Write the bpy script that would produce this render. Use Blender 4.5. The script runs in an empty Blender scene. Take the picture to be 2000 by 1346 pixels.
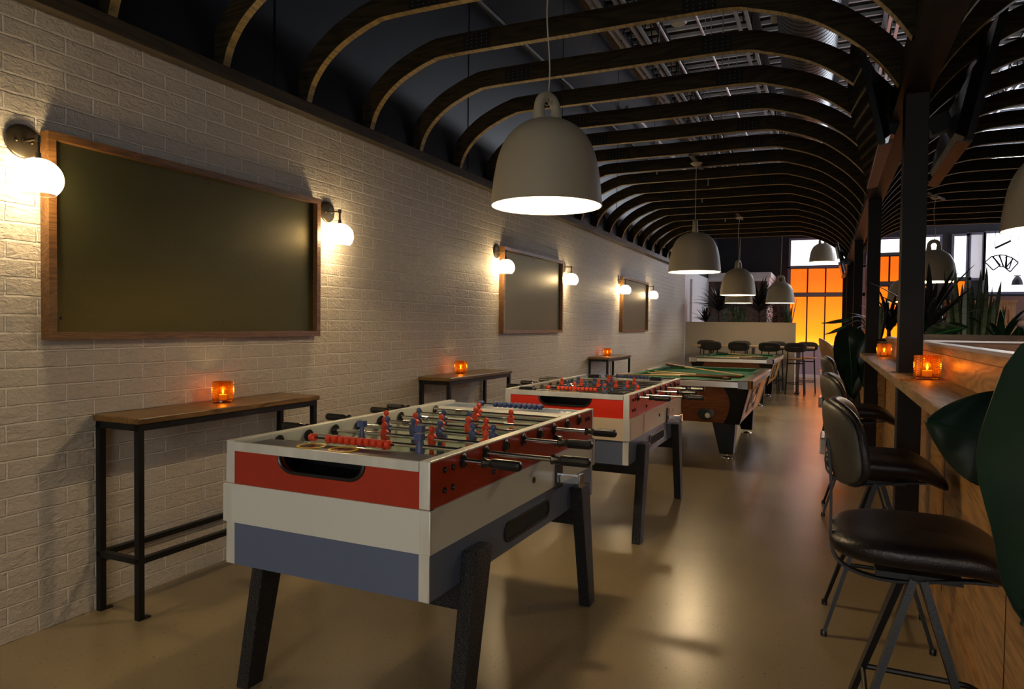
import bpy, bmesh, math, random
from mathutils import Vector, Matrix
random.seed(7)
sc = bpy.context.scene
C = sc.collection
PI = math.pi

# ------------------------------------------------------------------ camera
YAW, PIT, ROL = 0.42454, 0.02756, 0.01196
F = Vector((-math.sin(YAW)*math.cos(PIT), math.cos(YAW)*math.cos(PIT), -math.sin(PIT)))
R0 = Vector((math.cos(YAW), math.sin(YAW), 0)); U0 = R0.cross(F)
R = math.cos(ROL)*R0 + math.sin(ROL)*U0
U = -math.sin(ROL)*R0 + math.cos(ROL)*U0
cd = bpy.data.cameras.new('camera'); cd.sensor_width = 36; cd.lens = 36*1371.9/2000; cd.clip_start = .05
cam = bpy.data.objects.new('camera', cd); C.objects.link(cam)
m = Matrix.Identity(4)
for i in range(3):
    m[i][0] = R[i]; m[i][1] = U[i]; m[i][2] = -F[i]
m[0][3], m[1][3], m[2][3] = 0, 0, 1.3
cam.matrix_world = m; sc.camera = cam

# ------------------------------------------------------------------ world, exposure
w = bpy.data.worlds.new('world'); sc.world = w; w.use_nodes = True
w.node_tree.nodes['Background'].inputs[0].default_value = (.55, .68, 1, 1)
w.node_tree.nodes['Background'].inputs[1].default_value = .15
sc.view_settings.view_transform = 'Standard'; sc.view_settings.look = 'None'
sc.view_settings.exposure = 0.6; sc.view_settings.gamma = 1
sc.view_settings.use_curve_mapping = False
try:
    sc.cycles.max_bounces = 8; sc.cycles.diffuse_bounces = 4; sc.cycles.glossy_bounces = 4
    sc.cycles.transmission_bounces = 6; sc.cycles.transparent_max_bounces = 12
    sc.cycles.sample_clamp_indirect = 4; sc.cycles.caustics_reflective = False; sc.cycles.caustics_refractive = False
except Exception: pass
# light strengths of the lamps the place has
SCONCE_W, PENDANT_W, CANDLE_W = 18.0, 38.0, .30
WINDOW_E, AMBER_E = 1.4, 1.9

# ------------------------------------------------------------------ materials
def nd(t, ty, **kw):
    n = t.nodes.new(ty)
    for k, v in kw.items():
        if hasattr(n, k): setattr(n, k, v)
        else: n.inputs[k].default_value = v
    return n
def mat(name, col, rough=.5, metal=0, var=.0, scale=8, bump=0, bscale=60, stretch=(1,1,1), emit=None, estr=0, trans=0, coat=0, spec=.5, rvar=0, sub=None):
    m = bpy.data.materials.new(name); m.use_nodes = True; t = m.node_tree; b = t.nodes['Principled BSDF']
    b.inputs['Base Color'].default_value = (*col, 1); b.inputs['Roughness'].default_value = rough
    b.inputs['Metallic'].default_value = metal; b.inputs['Specular IOR Level'].default_value = spec
    if coat: b.inputs['Coat Weight'].default_value = coat; b.inputs['Coat Roughness'].default_value = .08
    if trans: b.inputs['Transmission Weight'].default_value = trans
    if emit: b.inputs['Emission Color'].default_value = (*emit, 1); b.inputs['Emission Strength'].default_value = estr
    tc = nd(t, 'ShaderNodeTexCoord'); mp = nd(t, 'ShaderNodeMapping'); mp.inputs['Scale'].default_value = stretch
    t.links.new(tc.outputs['Object'], mp.inputs[0])
    if var or rvar:
        n = nd(t, 'ShaderNodeTexNoise', Scale=scale, Detail=6.0); t.links.new(mp.outputs[0], n.inputs['Vector'])
        if var:
            r = nd(t, 'ShaderNodeValToRGB')
            r.color_ramp.elements[0].position = .3; r.color_ramp.elements[1].position = .7
            r.color_ramp.elements[0].color = (*[c*(1-var) for c in col], 1); r.color_ramp.elements[1].color = (*[min(1, c*(1+var)) for c in col], 1)
            t.links.new(n.outputs['Fac'], r.inputs[0]); t.links.new(r.outputs[0], b.inputs['Base Color'])
        if rvar:
            q = nd(t, 'ShaderNodeMapRange'); q.inputs['To Min'].default_value = rough-rvar; q.inputs['To Max'].default_value = rough+rvar
            t.links.new(n.outputs['Fac'], q.inputs[0]); t.links.new(q.outputs[0], b.inputs['Roughness'])
    if bump:
        n = nd(t, 'ShaderNodeTexNoise', Scale=bscale, Detail=4.0); t.links.new(mp.outputs[0], n.inputs['Vector'])
        bp = nd(t, 'ShaderNodeBump', Strength=bump, Distance=.01); t.links.new(n.outputs['Fac'], bp.inputs['Height']); t.links.new(bp.outputs[0], b.inputs['Normal'])
    return m
def wood(name, c1, c2, rough=.45, axis='y', sc_=1.0, ring=8, coat=0, spec=.5):
    m = bpy.data.materials.new(name); m.use_nodes = True; t = m.node_tree; b = t.nodes['Principled BSDF']
    b.inputs['Roughness'].default_value = rough; b.inputs['Specular IOR Level'].default_value = spec
    if coat: b.inputs['Coat Weight'].default_value = coat
    tc = nd(t, 'ShaderNodeTexCoord'); mp = nd(t, 'ShaderNodeMapping')
    s = {'x': (.12, 1, 1), 'y': (1, .12, 1), 'z': (1, 1, .12)}[axis]
    mp.inputs['Scale'].default_value = [q*sc_ for q in s]
    t.links.new(tc.outputs['Object'], mp.inputs[0])
    n1 = nd(t, 'ShaderNodeTexNoise', Scale=2.2, Detail=3.0); n1.inputs['Distortion'].default_value = .6; t.links.new(mp.outputs[0], n1.inputs['Vector'])
    mu = nd(t, 'ShaderNodeMath', operation='MULTIPLY'); mu.inputs[1].default_value = ring*2.5; t.links.new(n1.outputs['Fac'], mu.inputs[0])
    sn = nd(t, 'ShaderNodeMath', operation='PINGPONG'); sn.inputs[1].default_value = .5; t.links.new(mu.outputs[0], sn.inputs[0])
    n2 = nd(t, 'ShaderNodeTexNoise', Scale=45.0, Detail=5.0); t.links.new(mp.outputs[0], n2.inputs['Vector'])
    ad = nd(t, 'ShaderNodeMath', operation='ADD'); t.links.new(sn.outputs[0], ad.inputs[0]); t.links.new(n2.outputs['Fac'], ad.inputs[1])
    r = nd(t, 'ShaderNodeValToRGB'); r.color_ramp.elements[0].position = .35; r.color_ramp.elements[1].position = 1.0
    r.color_ramp.elements[0].color = (*c1, 1); r.color_ramp.elements[1].color = (*c2, 1)
    t.links.new(ad.outputs[0], r.inputs[0]); t.links.new(r.outputs[0], b.inputs['Base Color'])
    bp = nd(t, 'ShaderNodeBump', Strength=.15, Distance=.004); t.links.new(ad.outputs[0], bp.inputs['Height']); t.links.new(bp.outputs[0], b.inputs['Normal'])
    return m
def brickmat():
    m = bpy.data.materials.new('white_brick'); m.use_nodes = True; t = m.node_tree; b = t.nodes['Principled BSDF']
    tc = nd(t, 'ShaderNodeTexCoord'); sp = nd(t, 'ShaderNodeSeparateXYZ'); cb = nd(t, 'ShaderNodeCombineXYZ')
    t.links.new(tc.outputs['Object'], sp.inputs[0]); t.links.new(sp.outputs['Y'], cb.inputs['X']); t.links.new(sp.outputs['Z'], cb.inputs['Y'])
    nz = nd(t, 'ShaderNodeTexNoise', Scale=9.0, Detail=3.0); t.links.new(cb.outputs[0], nz.inputs['Vector'])
    va = nd(t, 'ShaderNodeVectorMath', operation='MULTIPLY_ADD'); va.inputs[1].default_value = (.012, .009, 0)
    t.links.new(nz.outputs['Color'], va.inputs[0]); t.links.new(cb.outputs[0], va.inputs[2])
    br = nd(t, 'ShaderNodeTexBrick'); br.offset = .5; br.squash = 1
    for k, v in (('Scale', 1.0), ('Mortar Size', .0055), ('Mortar Smooth', .45), ('Brick Width', .245), ('Row Height', .0735), ('Bias', 0)): br.inputs[k].default_value = v
    br.inputs['Color1'].default_value = (1, 1, 1, 1); br.inputs['Color2'].default_value = (.85, .85, .85, 1); br.inputs['Mortar'].default_value = (0, 0, 0, 1)
    t.links.new(va.outputs[0], br.inputs['Vector'])
    n2 = nd(t, 'ShaderNodeTexNoise', Scale=42.0, Detail=6.0); n2.inputs['Roughness'].default_value = .6; n2.inputs['Distortion'].default_value = .8
    mp = nd(t, 'ShaderNodeMapping'); mp.inputs['Scale'].default_value = (.7, 1.2, 1); t.links.new(cb.outputs[0], mp.inputs[0]); t.links.new(mp.outputs[0], n2.inputs['Vector'])
    n3 = nd(t, 'ShaderNodeTexNoise', Scale=7.0, Detail=2.0); t.links.new(cb.outputs[0], n3.inputs['Vector'])
    # height: bricks proud of the joints, hammered faces
    m1 = nd(t, 'ShaderNodeMath', operation='MULTIPLY'); m1.inputs[1].default_value = -.9; t.links.new(br.outputs['Fac'], m1.inputs[0])
    m2 = nd(t, 'ShaderNodeMath', operation='MULTIPLY_ADD'); m2.inputs[1].default_value = 1.1; t.links.new(n2.outputs['Fac'], m2.inputs[0]); t.links.new(m1.outputs[0], m2.inputs[2])
    m3 = nd(t, 'ShaderNodeMath', operation='MULTIPLY_ADD'); m3.inputs[1].default_value = .8; t.links.new(n3.outputs['Fac'], m3.inputs[0]); t.links.new(m2.outputs[0], m3.inputs[2])
    bp = nd(t, 'ShaderNodeBump', Strength=1.0, Distance=.013); t.links.new(m3.outputs[0], bp.inputs['Height']); t.links.new(bp.outputs[0], b.inputs['Normal'])
    r = nd(t, 'ShaderNodeMix'); r.data_type = 'RGBA'
    r.inputs[6].default_value = (.56, .505, .43, 1); r.inputs[7].default_value = (.80, .74, .66, 1); t.links.new(br.outputs['Fac'], r.inputs[0])
    t.links.new(r.outputs[2], b.inputs['Base Color']); b.inputs['Roughness'].default_value = .5; b.inputs['Specular IOR Level'].default_value = .45
    return m
def floormat():
    m = bpy.data.materials.new('polished_concrete'); m.use_nodes = True; t = m.node_tree; b = t.nodes['Principled BSDF']
    tc = nd(t, 'ShaderNodeTexCoord')
    a = nd(t, 'ShaderNodeTexNoise', Scale=1.1, Detail=3.0); a.inputs['Distortion'].default_value = 0; t.links.new(tc.outputs['Object'], a.inputs['Vector'])
    r = nd(t, 'ShaderNodeValToRGB'); r.color_ramp.elements[0].position = 0; r.color_ramp.elements[1].position = 1
    r.color_ramp.elements[0].color = (.205, .158, .088, 1); r.color_ramp.elements[1].color = (.37, .29, .172, 1); t.links.new(a.outputs['Fac'], r.inputs[0])
    s = nd(t, 'ShaderNodeTexNoise', Scale=95.0, Detail=3.0); t.links.new(tc.outputs['Object'], s.inputs['Vector'])
    sr = nd(t, 'ShaderNodeValToRGB'); sr.color_ramp.elements[0].position = .27; sr.color_ramp.elements[1].position = .36
    sr.color_ramp.elements[0].color = (.35, .32, .28, 1); sr.color_ramp.elements[1].color = (1, 1, 1, 1); t.links.new(s.outputs['Fac'], sr.inputs[0])
    mx = nd(t, 'ShaderNodeMix'); mx.data_type = 'RGBA'; mx.blend_type = 'MULTIPLY'; mx.inputs[0].default_value = 1
    t.links.new(r.outputs[0], mx.inputs[6]); t.links.new(sr.outputs[0], mx.inputs[7]); t.links.new(mx.outputs[2], b.inputs['Base Color']); b.inputs['Specular IOR Level'].default_value = .75
    q = nd(t, 'ShaderNodeMapRange'); q.inputs['To Min'].default_value = .23; q.inputs['To Max'].default_value = .31
    b.inputs['Roughness'].default_value = .27
    return m
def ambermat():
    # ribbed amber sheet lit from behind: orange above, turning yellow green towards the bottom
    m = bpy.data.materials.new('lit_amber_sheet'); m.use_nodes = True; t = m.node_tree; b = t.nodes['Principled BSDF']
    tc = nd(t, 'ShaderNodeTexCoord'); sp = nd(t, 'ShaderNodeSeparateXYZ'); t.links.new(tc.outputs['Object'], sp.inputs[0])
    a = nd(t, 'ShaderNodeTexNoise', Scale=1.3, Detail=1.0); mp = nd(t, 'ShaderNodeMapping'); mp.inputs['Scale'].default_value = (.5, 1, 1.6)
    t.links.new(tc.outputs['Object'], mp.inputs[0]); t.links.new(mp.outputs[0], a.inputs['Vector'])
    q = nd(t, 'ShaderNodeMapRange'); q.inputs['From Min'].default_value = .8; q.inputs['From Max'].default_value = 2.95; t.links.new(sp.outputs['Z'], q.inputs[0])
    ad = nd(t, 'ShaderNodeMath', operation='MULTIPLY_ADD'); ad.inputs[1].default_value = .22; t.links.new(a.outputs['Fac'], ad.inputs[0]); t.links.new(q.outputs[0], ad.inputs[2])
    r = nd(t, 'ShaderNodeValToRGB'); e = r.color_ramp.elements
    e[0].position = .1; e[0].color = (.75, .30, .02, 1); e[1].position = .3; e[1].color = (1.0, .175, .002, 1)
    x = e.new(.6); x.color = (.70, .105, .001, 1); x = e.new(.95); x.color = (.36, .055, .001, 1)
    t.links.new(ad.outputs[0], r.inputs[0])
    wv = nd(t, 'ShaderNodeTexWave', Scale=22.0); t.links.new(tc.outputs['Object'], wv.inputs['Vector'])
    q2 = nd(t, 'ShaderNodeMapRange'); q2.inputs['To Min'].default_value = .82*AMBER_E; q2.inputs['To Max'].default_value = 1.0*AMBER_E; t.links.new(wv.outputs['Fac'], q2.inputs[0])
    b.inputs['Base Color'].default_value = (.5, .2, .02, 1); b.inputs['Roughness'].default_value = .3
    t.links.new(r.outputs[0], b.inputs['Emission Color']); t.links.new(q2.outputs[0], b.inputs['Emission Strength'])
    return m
def glassmat(name, col, rough=.03, milky=.0, tint=None):
    m = bpy.data.materials.new(name); m.use_nodes = True; t = m.node_tree; t.nodes.clear()
    o = nd(t, 'ShaderNodeOutputMaterial'); tr = nd(t, 'ShaderNodeBsdfTransparent'); gl = nd(t, 'ShaderNodeBsdfGlossy', Roughness=rough)
    tr.inputs[0].default_value = (*col, 1); fr = nd(t, 'ShaderNodeLayerWeight'); fr.inputs[0].default_value = .35
    mx = nd(t, 'ShaderNodeMixShader'); t.links.new(fr.outputs['Fresnel'], mx.inputs[0]); t.links.new(tr.outputs[0], mx.inputs[1]); t.links.new(gl.outputs[0], mx.inputs[2])
    last = mx
    if milky:
        tl = nd(t, 'ShaderNodeBsdfTranslucent'); tl.inputs[0].default_value = (*(tint or (1, 1, 1)), 1); mm = nd(t, 'ShaderNodeMixShader'); mm.inputs[0].default_value = milky
        t.links.new(mx.outputs[0], mm.inputs[1]); t.links.new(tl.outputs[0], mm.inputs[2]); last = mm
    t.links.new(last.outputs[0], o.inputs[0]); return m

M = {
 'brick': brickmat(), 'floor': floormat(), 'amber': ambermat(),
 'navy': mat('navy_paint', (.009, .012, .020), .42, var=.15, scale=2),
 'black_wall': mat('black_paint', (.010, .011, .015), .6),
 'black': mat('black_metal', (.006, .006, .0065), .40, spec=.3, bump=.1, bscale=200),
 'tex_black': mat('textured_black_paint', (.007, .007, .008), .40, spec=.4, bump=.8, bscale=160),
 'matt_black': mat('matt_black_plate', (.006, .006, .006), .7, spec=.2),
 'screw_grey': mat('grey_screw', (.10, .095, .08), .6, spec=.2),
 'skirt': mat('polished_skirt', (.80, .79, .74), .25, metal=.75),
 'plastic': mat('black_plastic', (.012, .012, .013), .25),
 'deck': mat('grey_deck', (.80, .82, .88), .5), 'deck_dark': mat('dark_deck', (.008, .008, .010), .8),
 'steel_white': mat('pale_steel', (.55, .57, .62), .35, metal=.3),
 'duct': mat('duct_steel', (.055, .055, .065), .42, metal=.35),
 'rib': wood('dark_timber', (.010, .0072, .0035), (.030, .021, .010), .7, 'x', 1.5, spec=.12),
 'timber_glow': wood('lamp_glow_timber', (.13, .088, .028), (.34, .23, .075), .5, 'y', 1.5),  # lamp glow from below painted into the wood colour
 'trimwood': wood('trim_timber', (.03, .022, .013), (.07, .05, .028), .55, 'y', 1.2),
 'column': mat('brown_black_stain', (.008, .006, .005), .55, spec=.2, var=.2, scale=3, stretch=(6, 6, .4)),
 'beam': wood('brown_beam', (.006, .0035, .0025), (.014, .008, .005), .5, 'y', spec=.2),
 'oak': wood('bar_plywood', (.22, .105, .028), (.50, .27, .09), .38, 'y', 1.4, 9),
 'counter': wood('counter_oak', (.15, .085, .032), (.33, .20, .085), .5, 'y', 1.6, 7),
 'frame': wood('walnut_frame', (.070, .030, .008), (.18, .082, .022), .4, 'y', 2.5),
 'tabletop': wood('stained_plank', (.045, .024, .006), (.19, .10, .026), .38, 'y', 2.2, 10),
 'board': mat('olive_chalkboard', (.026, .028, .013), .48, spec=.7, var=.12, scale=3, bump=.12, bscale=140, rvar=.05),
 'shade': mat('greige_enamel', (.42, .365, .265), .42, bump=.03, bscale=300),
 'shade_in': mat('white_enamel', (.9, .88, .84), .5),
 'cord': mat('pale_cord', (.5, .46, .38), .6),
 'bronze': mat('dark_bronze', (.10, .082, .055), .33, metal=.85),
 'red': mat('red_laminate', (.33, .026, .009), .28, var=.06, scale=4),
 'red2': mat('bright_red_laminate', (.60, .028, .010), .28, var=.05, scale=4),
 'white': mat('white_laminate', (.58, .60, .56), .32), 'white2': mat('cream_laminate', (.62, .53, .42), .32),
 'blue': mat('slate_blue_laminate', (.095, .125, .21), .30, bump=.03, bscale=200),
 'alu': mat('brushed_aluminium', (.72, .74, .70), .36, metal=.4, var=.12, scale=14, stretch=(1, 1, .2)),
 'chrome': mat('chrome', (.75, .74, .72), .12, metal=1),
 'apron': mat('dark_blue_apron', (.030, .034, .062), .4, spec=.3),
 'pitch': mat('green_pitch', (.22, .30, .22), .15),
 'p_red': mat('red_player_plastic', (.72, .060, .018), .42), 'p_blue': mat('blue_player_plastic', (.060, .085, .20), .45),
 'yellow': mat('yellow_ring_plastic', (.80, .52, .05), .4),
 'poolwood': wood('red_brown_laminate', (.085, .026, .010), (.19, .064, .024), .35, 'x', 2),
 'poolside_lit': wood('amber_lit_laminate', (.42, .19, .03), (.66, .34, .07), .25, 'y', 2),  # orange light of the amber panes painted into the laminate colour
 'rail': mat('dark_rail_laminate', (.045, .036, .030), .22), 'felt': mat('green_felt', (.006, .115, .042), .9, bump=.2, bscale=400),
 'cuewood': wood('maple_cue', (.45, .28, .12), (.68, .47, .25), .3, 'x'), 'cuedark': mat('dark_cue_butt', (.11, .035, .012), .25), 'ivory': mat('ivory_ball', (.8, .74, .58), .15),
 'leather': mat('black_leather', (.009, .006, .007), .38, spec=.4, bump=.18, bscale=160),
 'leather_back': mat('taupe_leather', (.055, .047, .033), .45, bump=.15, bscale=160),
 'seatwood': mat('tan_seat', (.30, .19, .09), .4), 'tan': mat('tan_leather', (.20, .10, .035), .4),
 'darkgrey': mat('dark_grey_fabric', (.022, .019, .016), .8),
 'planter': mat('white_planter_paint', (.40, .35, .29), .6), 'white_wall': mat('white_paint', (.78, .78, .80), .5),
 'lavender': mat('lavender_grey_paint', (.42, .40, .52), .5), 'mullion': mat('dark_mullion', (.03, .022, .03), .4), 'frame_grey': mat('grey_purple_frame', (.13, .12, .17), .4),
 'wallpaper': mat('damask_wallpaper', (.085, .052, .040), .6, var=.6, scale=9),
 'leaf': mat('dark_green_leaf', (.008, .030, .013), .32, var=.35, scale=6), 'leaf_big': mat('deep_green_leaf', (.006, .020, .012), .45, var=.3, scale=5),
 'leaf_dark': mat('dark_dracaena_leaf', (.022, .018, .018), .4, var=.3, scale=8),  # very dark leaf tone with random variation
 'snake': mat('mottled_snake_leaf', (.075, .105, .055), .4, var=.6, scale=26, stretch=(1, 1, 3)),
 'leaf_mid': mat('bright_green_leaf', (.02, .14, .04), .45, var=.4, scale=20), 'soil': mat('dark_soil', (.015, .010, .007), .9, bump=.6),
 'bark': mat('palm_trunk', (.05, .035, .022), .8), 'brownpanel': wood('dark_brown_board', (.030, .013, .007), (.075, .034, .018), .4, 'x'),
 'maroon': mat('warm_brown_paint', (.13, .052, .036), .7, var=.1, scale=1), 'purple_cap': mat('pale_metal_cap', (.50, .49, .58), .3, metal=.4),
 'tv': mat('tv_plastic', (.006, .006, .007), .22), 'screen': mat('tv_screen', (.004, .004, .006), .06, spec=.8), 'tvbottom': mat('tv_underside', (.024, .013, .008), .45, bump=.3, bscale=90),
 'cabinet': wood('oak_cabinet', (.14, .065, .022), (.30, .155, .06), .4, 'z', 2),
 'wax': mat('candle_wax', (.9, .8, .6), .5, emit=(1, .55, .15), estr=.25),
 'flame': mat('flame', (1, .7, .3), .5, emit=(1, .62, .22), estr=40), 'bulb': mat('lit_bulb', (1, .9, .7), .5, emit=(1, .80, .52), estr=60),
 'bulb_big': mat('lit_pendant_bulb', (1, .9, .7), .5, emit=(1, .84, .60), estr=30),
 'window': mat('bright_window', (.9, .9, .95), .5, emit=(.93, .95, 1), estr=WINDOW_E), 'window_dim': mat('shaded_window_blind', (.5, .5, .54), .5, emit=(.9, .92, 1), estr=.25),
 'window_fill_front': mat('added_front_window', (.5, .5, .5), .5, emit=(.97, .97, .95), estr=3.8), 'window_side': mat('added_side_window', (.5, .5, .5), .5, emit=(.80, .86, 1), estr=3.5), 'window_fill_high': mat('added_high_window', (.5, .5, .5), .5, emit=(.84, .9, 1), estr=12.0),  # glowing windows added to brighten the front, far side and roof
 'ink': mat('black_ink_line', (.01, .01, .012), .6), 'sign_white': mat('lit_sign_white', (.7, .7, .7), .5, emit=(1, 1, 1), estr=.35),
 'pinkwhite': mat('pale_pink_petal', (.62, .42, .42), .5),
 'globe': glassmat('milky_globe_glass', (1, .98, .94), .05, .35), 'amberglass': glassmat('amber_hobnail_glass', (.94, .52, .12), .12, .05, (1, .46, .06)),
}

M['board'].node_tree.nodes['Principled BSDF'].inputs['Specular Tint'].default_value = (1, .74, .18, 1)  # yellow sconce glow tinted into the board's reflections
# ------------------------------------------------------------------ mesh helpers
class MB:
    def __init__(s): s.v = []; s.f = []; s.sm = []
    def add(s, vs, fs, smooth=False, mtx=None):
        o = len(s.v)
        s.v += [tuple(mtx @ Vector(p)) if mtx else tuple(p) for p in vs]
        for f in fs: s.f.append([o+i for i in f]); s.sm.append(smooth)
        return s
    def box(s, x0, x1, y0, y1, z0, z1, mtx=None):
        x0, x1 = sorted((x0, x1)); y0, y1 = sorted((y0, y1)); z0, z1 = sorted((z0, z1))
        return s.add([(x0,y0,z0),(x1,y0,z0),(x1,y1,z0),(x0,y1,z0),(x0,y0,z1),(x1,y0,z1),(x1,y1,z1),(x0,y1,z1)],
                     [(0,3,2,1),(4,5,6,7),(0,1,5,4),(1,2,6,5),(2,3,7,6),(3,0,4,7)], mtx=mtx)
    def hexa(s, a, b):   # two quads (lists of 4 points), b opposite a
        return s.add(list(a)+list(b), [(0,3,2,1),(4,5,6,7),(0,1,5,4),(1,2,6,5),(2,3,7,6),(3,0,4,7)])
    def bar(s, p0, p1, w, h, up=(0,0,1), w2=None, h2=None):
        p0 = Vector(p0); p1 = Vector(p1); d = (p1-p0).normalized(); u = Vector(up)
        if abs(d.dot(u)) > .98: u = Vector((0,1,0))
        a = d.cross(u).normalized(); b = a.cross(d)
        w2 = w if w2 is None else w2; h2 = h if h2 is None else h2
        q = lambda p, w, h: [p-a*w/2-b*h/2, p+a*w/2-b*h/2, p+a*w/2+b*h/2, p-a*w/2+b*h/2]
        return s.hexa(q(p0, w, h), q(p1, w2, h2))
    def tube(s, pts, r, seg=10, smooth=True, cap=True):
        pts = [Vector(p) for p in pts]; n = len(pts); rs = r if isinstance(r, (list, tuple)) else [r]*n
        d0 = (pts[1]-pts[0]).normalized(); up = Vector((0,0,1)) if abs(d0.z) < .9 else Vector((0,1,0)); a = d0.cross(up).normalized()
        vs = []
        for i, p in enumerate(pts):
            d = (pts[min(i+1, n-1)]-pts[max(i-1, 0)]).normalized(); a = (a-d*a.dot(d)).normalized(); b = d.cross(a)
            for k in range(seg): t = 2*PI*k/seg; vs.append(p+(a*math.cos(t)+b*math.sin(t))*rs[i])
        fs = [(i*seg+k, i*seg+(k+1)%seg, (i+1)*seg+(k+1)%seg, (i+1)*seg+k) for i in range(n-1) for k in range(seg)]
        if cap: fs += [tuple(range(seg))[::-1], tuple((n-1)*seg+k for k in range(seg))]
        return s.add(vs, fs, smooth)
    def lathe(s, prof, seg=24, c=(0,0,0), sx=1, sy=1, axis='z', smooth=True, close=True):
        vs = []
        for (r, z) in prof:
            for k in range(seg):
                t = 2*PI*k/seg; p = (r*math.cos(t)*sx, r*math.sin(t)*sy, z)
                if axis == 'x': p = (p[2], p[0], p[1])
                if axis == 'y': p = (p[0], p[2], p[1])
                vs.append((p[0]+c[0], p[1]+c[1], p[2]+c[2]))
        n = len(prof)
        fs = [(i*seg+k, i*seg+(k+1)%seg, (i+1)*seg+(k+1)%seg, (i+1)*seg+k) for i in range(n-1) for k in range(seg)]
        if close: fs += [tuple(range(seg))[::-1], tuple((n-1)*seg+k for k in range(seg))]
        return s.add(vs, fs, smooth)
    def ball(s, c, rx, ry=None, rz=None, seg=16):
        ry = ry or rx; rz = rz or rx
        pr = [(math.sin(PI*i/10)*rx+1e-5, -math.cos(PI*i/10)*rz) for i in range(11)]
        return s.lathe(pr, seg, c, 1, ry/rx)
    def prism(s, poly, axis, a0, a1, smooth=False):
        f = {'x': lambda p, t: (t, p[0], p[1]), 'y': lambda p, t: (p[0], t, p[1]), 'z': lambda p, t: (p[0], p[1], t)}[axis]
        n = len(poly); vs = [f(p, a0) for p in poly]+[f(p, a1) for p in poly]
        s.add(vs, [tuple(range(n))[::-1], tuple(range(n, 2*n))])
        return s.add(vs, [(i, (i+1)%n, n+(i+1)%n, n+i) for i in range(n)], smooth)
    def band(s, inner, outer, axis, a0, a1, smooth=False):   # strip between two polylines, extruded along axis
        f = {'x': lambda p, t: (t, p[0], p[1]), 'y': lambda p, t: (p[0], t, p[1]), 'z': lambda p, t: (p[0], p[1], t)}[axis]
        n = len(inner)
        vs = [f(p, a0) for p in inner]+[f(p, a0) for p in outer]+[f(p, a1) for p in inner]+[f(p, a1) for p in outer]
        fs = []
        for i in range(n-1):
            fs += [(i, i+1, n+i+1, n+i), (2*n+i, 3*n+i, 3*n+i+1, 2*n+i+1), (i, 2*n+i, 2*n+i+1, i+1), (n+i, n+i+1, 3*n+i+1, 3*n+i)]
        fs += [(0, n, 3*n, 2*n), (n-1, 3*n-1, 4*n-1, 2*n-1)]
        return s.add(vs, fs, smooth)
    def torus(s, c, R_, r, axis='z', seg=24, sub=8):
        vs = []
        for i in range(seg):
            t = 2*PI*i/seg
            for k in range(sub):
                p = 2*PI*k/sub; q = (R_+r*math.cos(p)); v = (q*math.cos(t), q*math.sin(t), r*math.sin(p))
                if axis == 'x': v = (v[2], v[0], v[1])
                if axis == 'y': v = (v[0], v[2], v[1])
                vs.append((v[0]+c[0], v[1]+c[1], v[2]+c[2]))
        return s.add(vs, [(i*sub+k, ((i+1)%seg)*sub+k, ((i+1)%seg)*sub+(k+1)%sub, i*sub+(k+1)%sub) for i in range(seg) for k in range(sub)], True)
    def pad(s, w, h, t, warp, e=3.2, nu=28, nv=14, fl=.55):   # cushion: superellipse outline w x h, thickness t, mapped by warp(u,v,n)
        vs = []
        for i in range(nv+1):
            ph = -PI/2+PI*i/nv
            for k in range(nu):
                th = 2*PI*k/nu
                c, sn = math.cos(th), math.sin(th)
                sg = lambda q, ex: math.copysign(abs(q)**ex, q)
                cr = math.cos(ph)**fl if math.cos(ph) > 0 else 0
                vs.append(warp(w/2*cr*sg(c, 2/e), h/2*cr*sg(sn, 2/e), t/2*sg(math.sin(ph), .8)))
        fs = [(i*nu+k, i*nu+(k+1)%nu, (i+1)*nu+(k+1)%nu, (i+1)*nu+k) for i in range(nv) for k in range(nu)]
        return s.add(vs, fs, True)
    def build(s, name, m, parent=None, bevel=0):
        me = bpy.data.meshes.new(name); me.from_pydata([tuple(p) for p in s.v], [], s.f)
        bm = bmesh.new(); bm.from_mesh(me); bmesh.ops.remove_doubles(bm, verts=bm.verts, dist=1e-6); bmesh.ops.recalc_face_normals(bm, faces=bm.faces); 
        bm.to_mesh(me); bm.free()
        me.materials.append(M[m] if isinstance(m, str) else m)
        if any(s.sm):
            for p in me.polygons: p.use_smooth = True
            me.set_sharp_from_angle(angle=math.radians(40))
        o = bpy.data.objects.new(name, me); C.objects.link(o)
        if parent: o.parent = parent
        if bevel:
            b = o.modifiers.new('bevel', 'BEVEL'); b.width = bevel; b.segments = 2; b.limit_method = 'ANGLE'
        return o
def empty(name, loc=(0,0,0), rz=0, label=None, cat=None, group=None):
    o = bpy.data.objects.new(name, None); o.empty_display_size = .1; C.objects.link(o); o.location = loc; o.rotation_euler = (0, 0, rz)
    tag(o, label, cat, group); return o
def tag(o, label=None, cat=None, group=None, kind=None):
    if label: o['label'] = label
    if cat: o['category'] = cat
    if group: o['group'] = group
    if kind: o['kind'] = kind
    return o
def struct(name, mb, m, bevel=0): return tag(mb.build(name, m, bevel=bevel), kind='structure')
def copy_tree(o, parent=None):
    c = o.copy(); C.objects.link(c)
    if parent: c.parent = parent
    for ch in list(o.children): copy_tree(ch, c)
    return c
def lamp(name, loc, energy, col, size, parent=None):
    l = bpy.data.lights.new(name, 'POINT'); l.energy = energy; l.color = col; l.shadow_soft_size = size
    o = bpy.data.objects.new(name, l); o.location = loc; C.objects.link(o)
    if parent: o.parent = parent
    return o
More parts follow.
